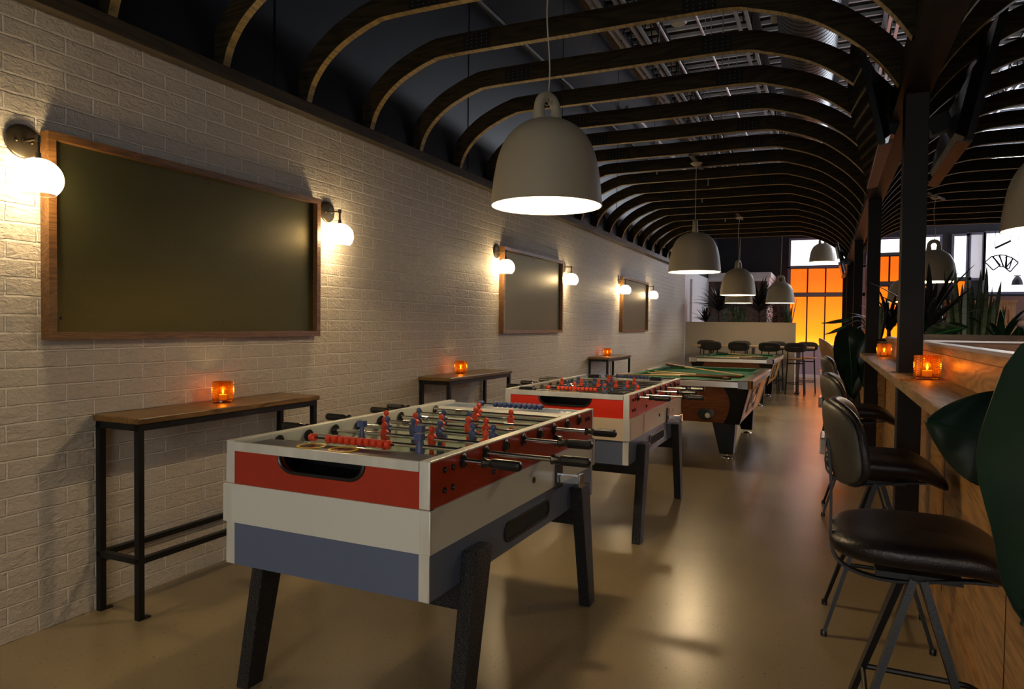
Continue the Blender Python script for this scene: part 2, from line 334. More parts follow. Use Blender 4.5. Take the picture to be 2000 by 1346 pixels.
def catmull(P, n=6):
    out = []
    for i in range(len(P)-1):
        p0 = P[max(i-1, 0)]; p1 = P[i]; p2 = P[i+1]; p3 = P[min(i+2, len(P)-1)]
        for k in range(n):
            t = k/n
            out.append(tuple(.5*((2*b)+(-a+c)*t+(2*a-5*b+4*c-d)*t*t+(-a+3*b-3*c+d)*t**3) for a, b, c, d in zip(p0, p1, p2, p3)))
    out.append(P[-1]); return out
def offset(P, d):
    out = []
    for i in range(len(P)):
        a = P[max(i-1, 0)]; b = P[min(i+1, len(P)-1)]; dx, dz = b[0]-a[0], b[1]-a[1]; l = math.hypot(dx, dz)
        out.append((P[i][0]-dz/l*d, P[i][1]+dx/l*d))
    return out

XW = -2.977
# ------------------------------------------------------------------ the setting
struct('floor', MB().box(-3.2, 8, -4, 22, -.1, 0), 'floor')
struct('wall_left', MB().box(XW-.25, XW, -4, 15.96, 0, 2.6), 'brick')
struct('wall_left_upper', MB().box(XW-.25, XW-.012, -4, 22, 2.6, 5.9), 'navy')
struct('wall_left_far', MB().box(XW-.25, XW, 15.96, 22, 0, 2.6), 'white_wall')
struct('wall_back', MB().box(-3.2, 8, 20.9, 21.1, 0, 5.9), 'black_wall')
struct('wall_right', MB().box(8, 8.2, -4, 22, 0, 5.9), 'black_wall')
struct('wall_front', MB().box(-3.2, 8, -4.2, -4, 0, 5.9), 'maroon')
struct('ceiling', MB().box(-3.2, 8.2, -4.2, 22, 5.9, 6.0), 'deck_dark')
mb = MB()
y = -3.9
while y < 21:
    mb.prism([(y, 5.9), (y+.004, 5.85), (y+.046, 5.85), (y+.05, 5.9)], 'x', -3, 8); y += .28
struct('ceiling_ridges', mb, 'deck')
struct('trim_1', MB().box(XW, XW+.07, -4, 15.9, 2.565, 2.64), 'trimwood', .004)
struct('trim_2', MB().box(XW-.01, XW+.14, -4, 20.9, 5.42, 5.52), 'timber_glow')  # yellow lamp light on this beam is painted in by its timber colour
# panel joints on the navy wall
mb = MB()
for y in (3.2, 5.6, 8.0, 10.4, 12.8, 15.2): mb.box(XW-.012, XW-.006, y, y+.012, 2.66, 5.42)
struct('trim_3', mb, 'navy')
# roof trusses running down the hall
def truss(x, x2, label, grp):
    t = empty('roof_truss', (x, 0, 5.3), 0, label, 'truss', grp)
    for dx in (0, x2): MB().bar((dx, -3.8, 0), (dx, 20.8, 0), .04, .04).build('bottom_chord', 'steel_white', t)
    MB().box(-.02, x2+.02, -3.8, 20.8, .52, .56).build('top_chord', 'black', t)
    b = MB(); y = -3.6; k = 0
    while y < 20: b.tube([(x2/2, y, 0), (x2/2, y+.35, .53)] if k % 2 == 0 else [(x2/2, y, .53), (x2/2, y+.35, 0)], .010, 6); y += .35; k += 1
    b.build('web', 'black', t); return t
truss(-2.80, .09, 'pale steel roof truss beside the navy wall', 'roof trusses over the hall')
truss(-2.50, .09, 'pale steel roof truss, second out from the navy wall', 'roof trusses over the hall')
truss(-1.18, .12, 'pale steel roof truss left of the round duct', 'roof trusses over the hall')
truss(.62, .10, 'pale steel roof truss right of the round duct above the columns', 'roof trusses over the hall')
truss(2.6, .10, 'pale steel roof truss over the right-hand vault', 'roof trusses over the hall')
for x, n in ((-2.1, 'nearer the navy wall'), (-1.62, 'midway between navy wall and duct')):
    tag(MB().tube([(x, -3, 5.2), (x, 20, 5.2)], .018, 8).build('conduit', 'steel_white'), 'thin pale conduit running under the roof deck, '+n, 'conduit', 'conduits under the roof deck')
tag(MB().tube([(XW+.06, -3, 4.18), (XW+.06, 15, 4.18)], .03, 8).build('wall_pipe', 'black'), 'dark pipe running along the high navy wall', 'pipe')
tag(MB().tube([(XW+.10, 10.5, 4.62), (XW+.10, 20, 4.62)], .035, 8).build('wall_conduit', 'steel_white'), 'pale conduit along the navy wall further down the hall', 'conduit')
mb = MB(); pr = []
y0, y1 = 2.6, 17.0; n = 150
for i in range(n):
    t = i/n*(y1-y0); pr += [(.30, t), (.30, t+.075), (.285, t+.078), (.285, t+.094)]
pr.append((.30, y1-y0))
o = MB().lathe(pr, 40, axis='y').build('round_duct', 'duct'); o.location = (-.11, y0, 4.5); o.rotation_euler = (0, 0, .030)
tag(o, 'large round dark metal duct with ring seams above the ribs', 'duct')
du = o
for k in range(4):
    b = MB(); yy = .9+k*2.1
    b.box(-.36, -.30, yy, yy+.16, -.03, .12); b.build('hanger_bracket', 'steel_white', du); b = MB(); b.box(.30, .36, yy, yy+.16, -.10, .05); b.build('hanger_bracket', 'steel_white', du)
for k, (x, y) in enumerate([(-2.05, 6.2), (-1.9, 8.3), (-1.72, 10.4), (-1.66, 12.4), (-1.45, 9.2), (-1.40, 11.4), (-1.05, 7.4)]):
    tag(MB().tube([(x, y, 3.1), (x, y, 5.88)], .006, 6).build('hanger_rod', 'steel_white'), 'thin rod between roof deck and ribs, %s of seven from the camera' % ['first', 'third', 'fifth', 'last', 'fourth', 'sixth', 'second'][k], 'rod', 'rods holding up the ribs')
o = MB().lathe([(.001, -.02), (.09, -.02), (.11, 0), (.04, .03), (.001, .05)], 16, (-1.9, 9.4, 5.3)).build('ceiling_sensor', 'white_wall'); tag(o, 'small white round sensor under the roof deck', 'sensor')

# ------------------------------------------------------------------ curved ribs
leftP = catmull([(-2.93, 2.64), (-2.89, 2.75), (-2.81, 2.855), (-2.70, 2.94), (-2.59, 2.995), (-2.45, 3.045), (-2.28, 3.065), (-1.4, 3.065), (-.62, 3.065), (-.40, 3.03), (-.14, 2.935), (.06, 2.80), (.20, 2.66), (.29, 2.53)], 5)
rightP = catmull([(.44, 2.53), (.53, 2.66), (.67, 2.80), (.87, 2.935), (1.13, 3.03), (1.35, 3.065), (1.9, 3.065), (2.4, 3.065), (2.62, 3.03), (2.88, 2.935), (3.13, 2.77), (3.30, 2.56), (3.42, 2.30), (3.46, 2.05)], 5)
ordw = ['first', 'second', 'third', 'fourth', 'fifth', 'sixth', 'seventh', 'eighth', 'ninth', 'tenth', 'eleventh', 'twelfth', 'thirteenth', 'fourteenth', 'fifteenth', 'sixteenth', 'seventeenth', 'eighteenth', 'nineteenth', 'twentieth', 'twenty-first', 'twenty-second', 'twenty-third']
def rib(P, y, label, grp, plates):
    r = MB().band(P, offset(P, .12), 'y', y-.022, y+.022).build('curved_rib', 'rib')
    MB().band(offset(P, -.003), P, 'y', y-.022, y+.022).build('underside_glow', 'timber_glow', r)  # lamp light on the rib bottoms is put into this strip's colour
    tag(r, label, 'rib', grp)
    for x in plates:
        b = MB().box(x, x+.19, y-.026, y+.026, 3.070, 3.168)
        b.build('splice_plate', 'matt_black', r)
        d = MB()
        for i in range(5):
            for j in range(4): d.box(x+.025+i*.035, x+.031+i*.035, y-.029, y-.026, 3.082+j*.024, 3.086+j*.024)
        d.build('screw_pattern', 'screw_grey', r)
    return r
for k in range(21):
    yy = 4.07+.645*(k-4)
    if yy > 14.6: break
    rib(leftP, yy, 'dark curved timber rib, %s from the camera over the games aisle' % ordw[k], 'curved ribs over the games aisle', (-2.2, -.80))
for k in range(19):
    yy = 4.07+.645*(k-3)
    if yy > 14.6: break
    rib(rightP, yy, 'dark curved timber rib, %s from the camera over the booth side' % ordw[k], 'curved ribs over the booth side', (1.5,))
struct('trim_4', MB().add([(.325, -4, 2.5), (.475, -4, 2.5), (.475, -4, 2.66), (.325, -4, 2.66), (.245, 18, 2.5), (.38, 18, 2.5), (.38, 18, 2.66), (.245, 18, 2.66)], [(0,3,2,1),(4,5,6,7),(0,1,5,4),(1,2,6,5),(2,3,7,6),(3,0,4,7)]), 'beam')
struct('trim_5', MB().box(3.44, 3.6, -2, 16, 1.95, 2.08), 'beam')
cy = [4.1, 7.3, 10.6, 13.9, 17.2]
cl = ['dark stained timber column rising through the bar counter in front', 'dark timber column at the far end of the bar counter', 'dark timber column just beyond the end of the bar', 'dark timber column beyond the hanging monstera leaf', 'dark timber column furthest down the hall']
for k, y in enumerate(cy):
    x = .325-.0067*(y-4.1)
    tag(MB().box(x, x+.108, y, y+.14, 0, 2.5).build('timber_column', 'column', bevel=.003), cl[k], 'column', 'timber columns along the aisle')

# ------------------------------------------------------------------ chalkboards and sconces
BY = [1.848, 6.259, 10.61]; BW = 1.685
bl = ['largest framed olive green board nearest the camera on the brick wall', 'middle framed green board on the brick wall', 'furthest framed green board on the brick wall']
for k, y in enumerate(BY):
    t = empty('wall_board', (XW, y+BW/2, 1.216), 0, bl[k], 'board', 'framed boards on the brick wall')
    h = .858; hw = BW/2; d = .055; fw = .032
    MB().box(.004, .022, -hw+fw*.5, hw-fw*.5, fw*.5, h-fw*.5).build('board_panel', 'board', t)
    b = MB()
    b.hexa([(0, -hw, 0), (d, -hw, 0), (d, hw, 0), (0, hw, 0)], [(0, -hw+fw, fw), (d, -hw+fw, fw), (d, hw-fw, fw), (0, hw-fw, fw)])
    b.hexa([(0, -hw, h), (d, -hw, h), (d, hw, h), (0, hw, h)], [(0, -hw+fw, h-fw), (d, -hw+fw, h-fw), (d, hw-fw, h-fw), (0, hw-fw, h-fw)])
    for s in (-1, 1):
        b.hexa([(0, s*hw, 0), (d, s*hw, 0), (d, s*hw, h), (0, s*hw, h)], [(0, s*(hw-fw), fw), (d, s*(hw-fw), fw), (d, s*(hw-fw), h-fw), (0, s*(hw-fw), h-fw)])
    b.build('board_frame', 'frame', t)
    for i, (yy, zz) in enumerate([(-hw+.09, h-.10), (0, h-.06), (hw-.07, h-.11), (-hw+.07, .09), (.1, .09)]):
        MB().lathe([(.006, 0), (.006, .003), (.002, .005)], 8, (.022, yy, zz), axis='x').build('screw', 'bronze', t)
def sconce():
    t = empty('wall_sconce')
    MB().lathe([(.066, 0), (.068, .004), (.066, .012), (.06, .015), (.001, .015)], 32, axis='x').build('back_plate', 'bronze', t)
    for dy in (-.03, .03): MB().ball((.017, dy, -.002), .006).build('plate_screw', 'bronze', t)
    MB().lathe([(.011, .012), (.011, .022), (.0055, .022), (.0055, .10)], 14, axis='x').build('arm', 'bronze', t)
    b = MB(); b.lathe([(.011, -.012), (.011, .012)], 14, (.105, 0, 0)); b.tube([(.105, 0, -.01), (.105, 0, -.058)], .0065, 12)
    b.lathe([(.0105, -.075), (.0105, -.055)], 14, (.105, 0, 0)); b.lathe([(.021, -.086), (.021, -.076), (.0105, -.076)], 16, (.105, 0, 0)); b.build('stem', 'bronze', t)
    pr = [(.022, .073)]+[(math.sin(a)*.088, math.cos(a)*.082) for a in [.35+.12*i for i in range(20)] if math.cos(a)*.082 > -.062]+[(.062, -.062)]
    g = MB().lathe(pr, 36, (.105, 0, -.158), close=False).build('glass_globe', 'globe', t)
    MB().ball((.105, 0, -.150), .030, .030, .038).build('bulb', 'bulb', t)
    l = lamp('sconce_light', (.105, 0, -.150), SCONCE_W, (1, .71, .34), .04, t)
    return t
s0 = sconce()
sl = [(1.776, 'brass wall sconce lit at the near end of the largest board'), (3.655, 'brass wall sconce lit at the far end of the largest board'), (6.185, 'lit wall sconce at the near end of the middle board'),
      (8.07, 'lit wall sconce at the far end of the middle board'), (10.55, 'lit wall sconce at the near end of the furthest board'), (12.42, 'lit wall sconce at the far end of the furthest board')]
# the globes hang just in front of the bulbs' own light: keep the bulb mesh out of the lamp's way
for k, (y, lb) in enumerate(sl):
    t = s0 if k == 0 else copy_tree(s0)
    t.location = (XW, y, 2.015); tag(t, lb, 'wall lamp', 'wall sconces on the brick wall')

# ------------------------------------------------------------------ narrow tables against the wall, candles
def bench():
    t = empty('leaning_table'); L = 1.15; W = .275; H = .882; q = .028
    b = MB(); nx, ny = 10, 60
    b.box(-.006, W+.012, -.012, L+.012, H-.028, H); b.build('tabletop', 'tabletop', t, bevel=.005)
    for x in (0, W-q):
        for y in (0, L-q):
            g = MB(); g.box(x, x+q, y, y+q, .006, H-.028-.028); g.box(x, x+q, y, y+.06 if y == 0 else y+q, 0, .006); g.build('leg', 'black', t)
    f = MB(); z0, z1 = H-.058, H-.028
    f.box(0, W, 0, q, z0, z1); f.box(0, W, L-q, L, z0, z1); f.box(0, q, 0, L, z0, z1); f.box(W-q, W, 0, L, z0, z1); f.build('top_frame', 'black', t)
    f = MB(); z0, z1 = .245, .27
    f.box(0, W, 0, q, z0, z1); f.box(0, W, L-q, L, z0, z1); f.box(0, q, 0, L, z0, z1); f.box(W-q, W, 0, L, z0, z1); f.build('lower_frame', 'black', t)
    return t
b0 = bench()
bpos = [(2.075, 'narrow wood topped black framed table under the nearest board'), (4.40, 'narrow wood topped table behind the nearest foosball table'), (9.08, 'narrow wood topped table furthest along the brick wall')]
bpos[1] = (4.78, bpos[1][1])
for k, (y, lb) in enumerate(bpos):
    t = b0 if k == 0 else copy_tree(b0)
    t.location = (XW+.012, y, 0); tag(t, lb, 'table', 'narrow tables along the brick wall')
def candle(hobnail=True):
    t = empty('candle_holder'); r = .049; H = .108; b = MB(); n = 30; rows = 11
    pr = []
    for i in range(rows):
        z = .012+i*(H-.014)/rows; pr += [(r, z), (r+.005, z+.0032), (r+.005, z+.0052), (r, z+.0084)]
    pr = [(.001, 0), (r-.002, 0), (r+.001, .004), (r, .012)]+pr+[(r, H), (r-.006, H), (r-.007, .014), (.001, .014)]
    # square beads: alternate the radius around
    seg = 60; vs = []
    for (q, z) in pr:
        for k in range(seg):
            a = 2*PI*k/seg; rr = r if (q > r+.002 and k % 2) else q; vs.append((rr*math.cos(a), rr*math.sin(a), z))
    m_ = len(pr); b.add(vs, [(i*seg+k, i*seg+(k+1)%seg, (i+1)*seg+(k+1)%seg, (i+1)*seg+k) for i in range(m_-1) for k in range(seg)])
    b.build('amber_glass', 'amberglass', t)
    MB().lathe([(.019, .014), (.019, .040), (.001, .040)], 20).build('tea_light', 'wax', t)
    MB().lathe([(.001, .044), (.004, .050), (.0035, .057), (.001, .068)], 10).build('flame', 'flame', t)
    lamp('candle_light', (0, 0, .062), CANDLE_W, (1, .55, .18), .012, t)
    return t
c0 = candle()
cpos = [((-2.865, 2.70, .882), 'amber glass candle holder glowing on the near narrow table'), ((-2.865, 5.28, .882), 'amber glass candle holder glowing on the middle narrow table'), ((-2.865, 9.62, .882), 'amber glass candle holder glowing on the furthest narrow table'),
        ((.40, 3.62, 1.08), 'amber glass candle holder on the bar counter in front of the near column'), ((.40, 6.35, 1.08), 'amber glass candle holder at the far end of the bar counter'), ((.418, 4.55, 1.08), 'amber glass candle holder half hidden behind the near column')]
for k, (p, lb) in enumerate(cpos):
    t = c0 if k == 0 else copy_tree(c0)
    t.location = p; tag(t, lb, 'candle', 'lit candles in amber glass')

# ------------------------------------------------------------------ bell pendants
def pendant():
    t = empty('bell_pendant')
    out = [(.275, 0), (.272, .02), (.264, .10), (.252, .18), (.236, .25), (.208, .315), (.168, .365), (.118, .40), (.078, .415), (.001, .42)]
    out = catmull(out, 4)
    MB().lathe(out, 56, close=False).build('lamp_shade', 'shade', t)
    inn = [(r-.006 if r > .02 else r, z+.0-(.006 if z > .3 else 0)+(.001 if z < .01 else 0)) for r, z in out]
    MB().lathe(inn, 56, close=False).build('shade_lining', 'shade_in', t)
    arc = [(-.055, 0, .405), (-.057, 0, .45)]+[(-.057*math.cos(a), 0, .475+.060*math.sin(a)) for a in [PI*i/12 for i in range(13)]]+[(.057, 0, .45), (.055, 0, .405)]
    MB().tube(arc, [.034, .029]+[.025]*13+[.029, .034], 16).build('loop_handle', 'shade', t)
    MB().ball((0, 0, .14), .05).build('bulb', 'bulb_big', t)
    lamp('pendant_light', (0, 0, .10), PENDANT_W, (1, .72, .38), .05, t)
    return t
def cord(z1, parent, wob=.012):
    pts = []; z0 = .508
    for i in range(13):
        f = i/12; pts.append((wob*math.sin(f*7), 0, z0+(z1-z0)*f))
    MB().tube(pts, .0035, 6).build('cord', 'cord', parent)
    MB().torus((0, 0, .515), .022, .0025, 'x', 12, 6).build('cord_loop', 'cord', parent)
    MB().lathe([(.001, z1-.03), (.035, z1-.028), (.06, z1-.005), (.06, z1)], 20).build('ceiling_cup', 'shade', parent)
p0 = pendant()
pp = [((-1.284, 3.23, 1.885), 1.15, 1.18, 'large greige bell pendant lamp nearest the camera over the foosball tables'),
      ((-1.327, 7.62, 1.885), 1.74, 1.18, 'greige bell pendant lamp over the nearer pool table, loop seen edge on'),
      ((-1.337, 11.59, 1.815), 1.2, 1.2, 'greige bell pendant lamp over the further pool table'),
      ((-1.70, 14.9, 1.80), .3, 1.25, 'greige bell pendant lamp mostly hidden behind another over the high table'),
      ((-.91, 14.9, 1.80), .2, 1.25, 'greige bell pendant lamp hanging before the planter and amber panels'),
      ((-.19, 17.2, 2.79), .2, 1.5, 'grey bell pendant lamp hanging high before the white window'),
      ((1.216, 10.67, 1.93), .3, 1.10, 'bell pendant lamp just beyond the front column on the booth side'),
      ((1.09, 4.5, 1.83), .3, 1.16, 'bell pendant lamp cut off by the picture edge on the booth side'),
      ((1.25, 15.2, 1.83), .3, 1.2, 'small bell pendant lamp peeking out behind the front column'),
      ((3.26, 14.2, 1.86), .3, 1.2, 'yellowish bell pendant lamp at the picture edge beside the card drawing'),
      ((-1.28, -1.2, 1.885), .3, 1.18, None), ((1.3, -.6, 1.9), .3, 1.16, None)]
for k, (p, rz, z1, lb) in enumerate(pp):
    t = p0 if k == 0 else copy_tree(p0)
    t.location = p; t.rotation_euler = (0, 0, rz); t['label'] = lb or ('greige bell pendant lamp behind the camera over the games aisle' if p[0] < 0 else 'greige bell pendant lamp behind the camera on the booth side')
    tag(t, None, 'pendant lamp', 'bell pendant lamps')
for k, t in enumerate([o for o in C.objects if o.get('category') == 'pendant lamp']):
    if k in (3, 4, 5, 8, 9):      # dimmer lamps at the far end
        for ch in t.children:
            if ch.type == 'LIGHT': ch.data = ch.data.copy(); ch.data.energy = 10 
    in_ribs = 1.4 < pp[k][0][1] < 14.5 and pp[k][0][0] < 3
    top = (3.040 if in_ribs else 5.9)-pp[k][0][2]; cord(top, t, .012 if k != 2 else .02)
    if in_ribs:
        o = MB().box(-.02, .02, -.34, .34, top, top+.02).build('mounting_bar', 'trimwood', t); o.rotation_euler = (0, 0, -t.rotation_euler.z)
PEND = [o for o in C.objects if o.get('category') == 'pendant lamp']
PEND[6].rotation_euler = (0, 0, -.11)

# ------------------------------------------------------------------ foosball tables
HW, HL = .3975, .75
ZT, Z2, Z3, ZB = .901, .758, .628, .485
ORD = ['A', 'A', 'B', 'A', 'B', 'A', 'B', 'B']     # A blue, B red
PL = [[-.17+.405], [-.11, .14], [-.12, .093, .318], [-.215, -.09, .036, .184, .272], [-.33, -.18, -.05, .08, .162], [-.26, -.13, 0], [-.05, .13], [-.115]]
PL[0] = [.235]
def player(col, inv=False):
    b = MB(); s = -1 if inv else 1
    if not inv:
        b.lathe([(.001, -.078), (.012, -.078), (.012, -.060), (.008, -.052), (.0085, -.035), (.013, -.022), (.0165, 0), (.0175, .012), (.0125, .0185), (.006, .021), (.006, .025), (.0105, .030), (.0115, .037), (.009, .045), (.001, .050)], 14, sx=1.12, sy=.8)
        b.box(-.011, .011, -.006, .016, -.085, -.066)
    else:
        b.lathe([(.001, .068), (.0085, .066), (.0085, .050), (.0095, .035), (.0135, .02), (.0165, 0), (.0185, -.020), (.0125, -.026), (.0115, -.036), (.009, -.045), (.001, -.050)], 14, sy=.8)
        b.box(-.014, .014, -.012, .012, .052, .074)
    return b
def foosball(redm, whitem, inv):
    t = empty('foosball_table')
    # red band: near end has the notch of the ball tray
    nz = .868
    b = MB()
    b.box(HW-.03, HW, -HL, HL, Z2, ZT-.006); b.box(-HW, -HW+.03, -HL, HL, Z2, ZT-.006)
    cxo = -.0; xa, xb = -.170, .165
    arc = [(xa, nz)]+[(xa+.058-.058*math.cos(a), nz+.0-.058*math.sin(a)*.86) for a in [i*PI/2/6 for i in range(1, 7)]]+[(xb-.058+.058*math.sin(a), nz-.058*math.cos(a)*.86) for a in [i*PI/2/6 for i in range(0, 6)]]+[(xb, nz)]
    b.prism([(-HW+.03, Z2), (HW-.03, Z2), (HW-.03, nz)]+arc[::-1]+[(-HW+.03, nz)], 'y', -HL, -HL+.02)
    b.box(-HW+.03, HW-.03, HL-.02, HL, Z2, .88)
    b.build('upper_band', redm, t)
    tr = MB().tube([(p[0], -HL-.001, p[1]) for p in arc], .0065, 8).build('tray_rim', 'plastic', t)
    b = MB(); b.box(xa-.03, xb+.03, -HL+.02, -HL+.17, nz-.062, nz-.056); b.box(xa-.03, xb+.03, -HL+.165, -HL+.17, nz-.056, nz)
    for i in range(16): b.box(xa+i*.021, xa+.004+i*.021, -HL+.02, -HL+.15, nz-.056, nz-.052)
    b.build('ball_tray', 'plastic', t)
    e = .007
    b = MB(); b.box(-HW-e, HW+e, -HL-e, -HL+.02, Z3, Z2); b.box(-HW-e, HW+e, HL-.02, HL+e, Z3, Z2); b.box(HW-.03, HW+e, -HL, HL, Z3, Z2); b.box(-HW-e, -HW+.03, -HL, HL, Z3, Z2)
    b.build('middle_band', whitem, t)
    MB().box(-HW, HW, -HL, HL, ZB, Z3).build('lower_band', 'blue', t)
    # corners and rims
    for sx in (-1, 1):
        for sy in (-1, 1):
            b = MB()
            for z0, z1, e2 in ((Z2, ZT, .002), (Z3, Z2, e+.002), (ZB, Z3, .002)):
                x1 = sx*(HW+e2); y1 = sy*(HL+e2); w_ = .036
                b.box(x1-sx*w_, x1, y1-sy*.006, y1, z0+.001, z1-.001); b.box(x1-sx*.006, x1, y1-sy*.004, y1, z0+.001, z1-.001)
            b.build('corner_trim', 'alu', t, bevel=.0015)
    for sx in (-1, 1): MB().box(sx*(HW-.031), sx*(HW+.001), -HL, HL, ZT-.006, ZT).build('top_rim', 'alu', t, bevel=.001)
    MB().box(-HW+.036, HW-.036, -HL-.003, -HL+.008, nz, ZT-.003).build('end_rim', 'alu', t, bevel=.001)
    MB().box(-HW+.03, HW-.03, HL-.008, HL+.003, .872, ZT-.012).build('end_rim', 'alu', t)
    # inside
    b = MB(); b.box(-HW+.03, -HW+.034, -HL, HL, .78, ZT-.006); b.box(HW-.034, HW-.03, -HL, HL, .78, ZT-.006); b.build('side_lining', whitem, t)
    MB().box(-HW+.03, HW-.03, -HL+.15, HL-.15, .76, .783).build('pitch', 'pitch', t)
    b = MB()
    for yy in (-.35, 0, .35): b.box(-HW+.04, HW-.04, yy-.003, yy+.003, .783, .7836)
    b.build('pitch_lines', 'white', t)
    MB().box(-HW+.034, HW-.034, -HL+.008, -HL+.165, .872, .884).build('end_apron', 'apron', t)
    MB().box(-HW+.034, HW-.034, HL-.15, HL-.008, .872, .884).build('end_apron', 'blue', t)
    # curved steel ramp at the far goal
    P = [(HL-.235+.09*(1-math.cos(a)), .80+.085*math.sin(a)) for a in [i*PI/2/8 for i in range(9)]]
    MB().band(P, [(p[0]+.004, p[1]-.004) for p in P], 'x', -HW+.036, HW-.036, True).build('goal_ramp', 'alu', t)
    P = [(-HL+.235-.07*(1-math.cos(a)), .80+.083*math.sin(a)) for a in [i*PI/2/8 for i in range(9)]]
    MB().band(P, [(p[0]-.004, p[1]-.004) for p in P], 'x', -HW+.036, HW-.036, True).build('goal_ramp', 'alu', t)
    for cx in (-.135, .0):
        MB().lathe([(.041, 0), (.050, 0), (.050, .003), (.041, .003), (.041, 0)], 32, (cx, -HL+.135-.02+(.0 if cx else -.004), .884), close=False).build('cup_ring', 'yellow', t)
        MB().lathe([(.001, 0), (.0408, 0), (.0408, .0012), (.001, .0012)], 28, (cx, -HL+.115-(0 if cx else .004), .884)).build('cup_hole', 'plastic', t)
    # score beads
    for yy, cm, xs, lone in ((-HL+.165, 'p_red', -.115, -.185), (HL-.10, 'p_blue', -.09, -.17)):
        r_ = MB().tube([(lone-.01, yy, .905), (xs+.275, yy, .905)], .0035, 8).build('score_rod', 'plastic', t)
        for i in range(10):
            x = xs+i*.0268; MB().lathe([(.010, .002), (.0142, .005), (.0142, .020), (.010, .023)], 10, (x, yy, .905), axis='x').build('score_bead', cm, r_)
        MB().lathe([(.0115, 0), (.0135, .003), (.0135, .022), (.0115, .025)], 14, (lone, yy, .905), axis='x').build('score_bead', cm, r_)
    b = MB(); b.box(-HW+.034, HW-.034, -HL+.158, -HL+.163, .77, .872); b.box(-HW+.034, HW-.034, -HL+.02, -HL+.16, .765, .77); b.build('inner_housing', 'plastic', t)
    # rods
    hx = {0: .070, 1: .238, 3: .142, 5: .140}; lx = {2: .10, 4: .13, 6: .11, 7: .12}
    for k in range(8):
        yy = -HL+.201+.156*k; z = .87
        right = k in hx
        x1 = HW+hx[k]+.13 if right else HW+.012; x0 = -HW-.012 if right else -HW-lx[k]-.12
        rd = MB().tube([(x0, yy, z), (x1, yy, z)], .0085, 12).build('rod', 'chrome', t)
        for s in (-1, 1):
            MB().lathe([(.024, 0), (.024, .004), (.016, .007), (.012, .014), (.008, .014)], 20, (s*HW+(0 if s > 0 else -.014), yy, z), axis='x').build('bearing', 'plastic', rd)
            MB().lathe([(.010, -.012), (.020, -.008), (.024, 0)], 20, (s*(HW-.034)+(0 if s > 0 else .008), yy, z), axis='x').build('bearing', 'plastic', rd)
            sp = MB()
            for i in range(5): sp.torus((s*(.13+.0 if False else (.30 if s > 0 else .24))+i*.007, yy, z), .0115, .0018, 'x', 14, 5)
            sp.build('spring', 'chrome', rd)
        hs = HW+hx[k] if right else -HW-lx[k]
        sg = 1 if right else -1
        prf = [(.0075, 0), (.016, .001), (.0175, .005), (.0125, .014), (.0115, .026), (.015, .034), (.0165, .04), (.0165, .12), (.014, .128), (.006, .132)]
        if not right: prf = [(r_, -q) for r_, q in prf]
        MB().lathe(prf, 10, (hs, yy, z), axis='x', smooth=False).build('handle', 'plastic', rd)
        for x in PL[k]:
            iv = k in inv
            o = player(0, iv).build('player', 'p_blue' if ORD[k] == 'A' else 'p_red', rd); o.location = (x, yy, z)
    # side furniture
    for (yy, zz) in ((-HL+.085, .862), (-HL+.135, .862), (-HL+.085, .80), (-HL+.135, .80), (HL-.10, .86), (HL-.06, .86), (-.33, .795)):
        MB().lathe([(.010, 0), (.010, .004), (.005, .0045), (.004, .007), (.001, .008)], 12, (HW, yy, zz), axis='x').build('screw', 'plastic', t)
    b = MB(); rr = []; y0, y1, z0, z1 = -.24, .19, .515, .592
    def rrect(y0, y1, z0, z1, r):
        out = []
        for cy_, cz_, a0 in ((y1-r, z1-r, 0), (y0+r, z1-r, PI/2), (y0+r, z0+r, PI), (y1-r, z0+r, 3*PI/2)):
            out += [(cy_+r*math.cos(a0+PI/2*i/6), cz_+r*math.sin(a0+PI/2*i/6)) for i in range(7)]
        return out
    o1 = rrect(y0, y1, z0, z1, .037); i1 = rrect(y0+.012, y1-.012, z0+.012, z1-.012, .026)
    b.band(o1+[o1[0]], i1+[i1[0]], 'x', HW, HW+.006); b.build('return_slot_rim', 'plastic', t)
    MB().prism(i1, 'x', HW, HW+.0012).build('return_slot', 'deck_dark', t)
    MB().lathe([(.012, 0), (.012, .004), (.008, .006), (.001, .007)], 14, (HW+e, .01, .70), axis='x').build('lock', 'bronze', t)
    b = MB(); b.box(HW+e, HW+e+.010, .235, .31, .615, .725); b.build('coin_plate', 'plastic', t, bevel=.01)
    b = MB(); b.box(HW+e+.01, HW+.10, .262, .30, .640, .672); b.box(HW+.10, HW+.112, .258, .304, .630, .682); b.build('coin_slide', 'chrome', t, bevel=.002)
    b = MB(); b.prism([(.0, .02), (.06, .02), (.075, .0), (.05, -.012), (.0, -.02)], 'x', HW, HW+.002)
    bb = MB().lathe([(.022, 0), (.024, .004), (.02, .03), (.012, .034)], 14, (HW, .245, .822), sx=1, axis='x').build('ball_cup', 'plastic', t)
    st = MB().box(HW+e, HW+e+.0008, .43, .50, .672, .700).build('sticker', whitem, t)
    b = MB(); b.box(HW+e+.0008, HW+e+.0014, .432, .498, .6985, .6995); b.box(HW+e+.0008, HW+e+.0014, .432, .498, .6725, .6735)
    for i in range(3): b.box(HW+e+.0008, HW+e+.0014, .44, .49-.01*i, .691-.006*i, .693-.006*i)
    b.build('sticker_print', 'ink', st)
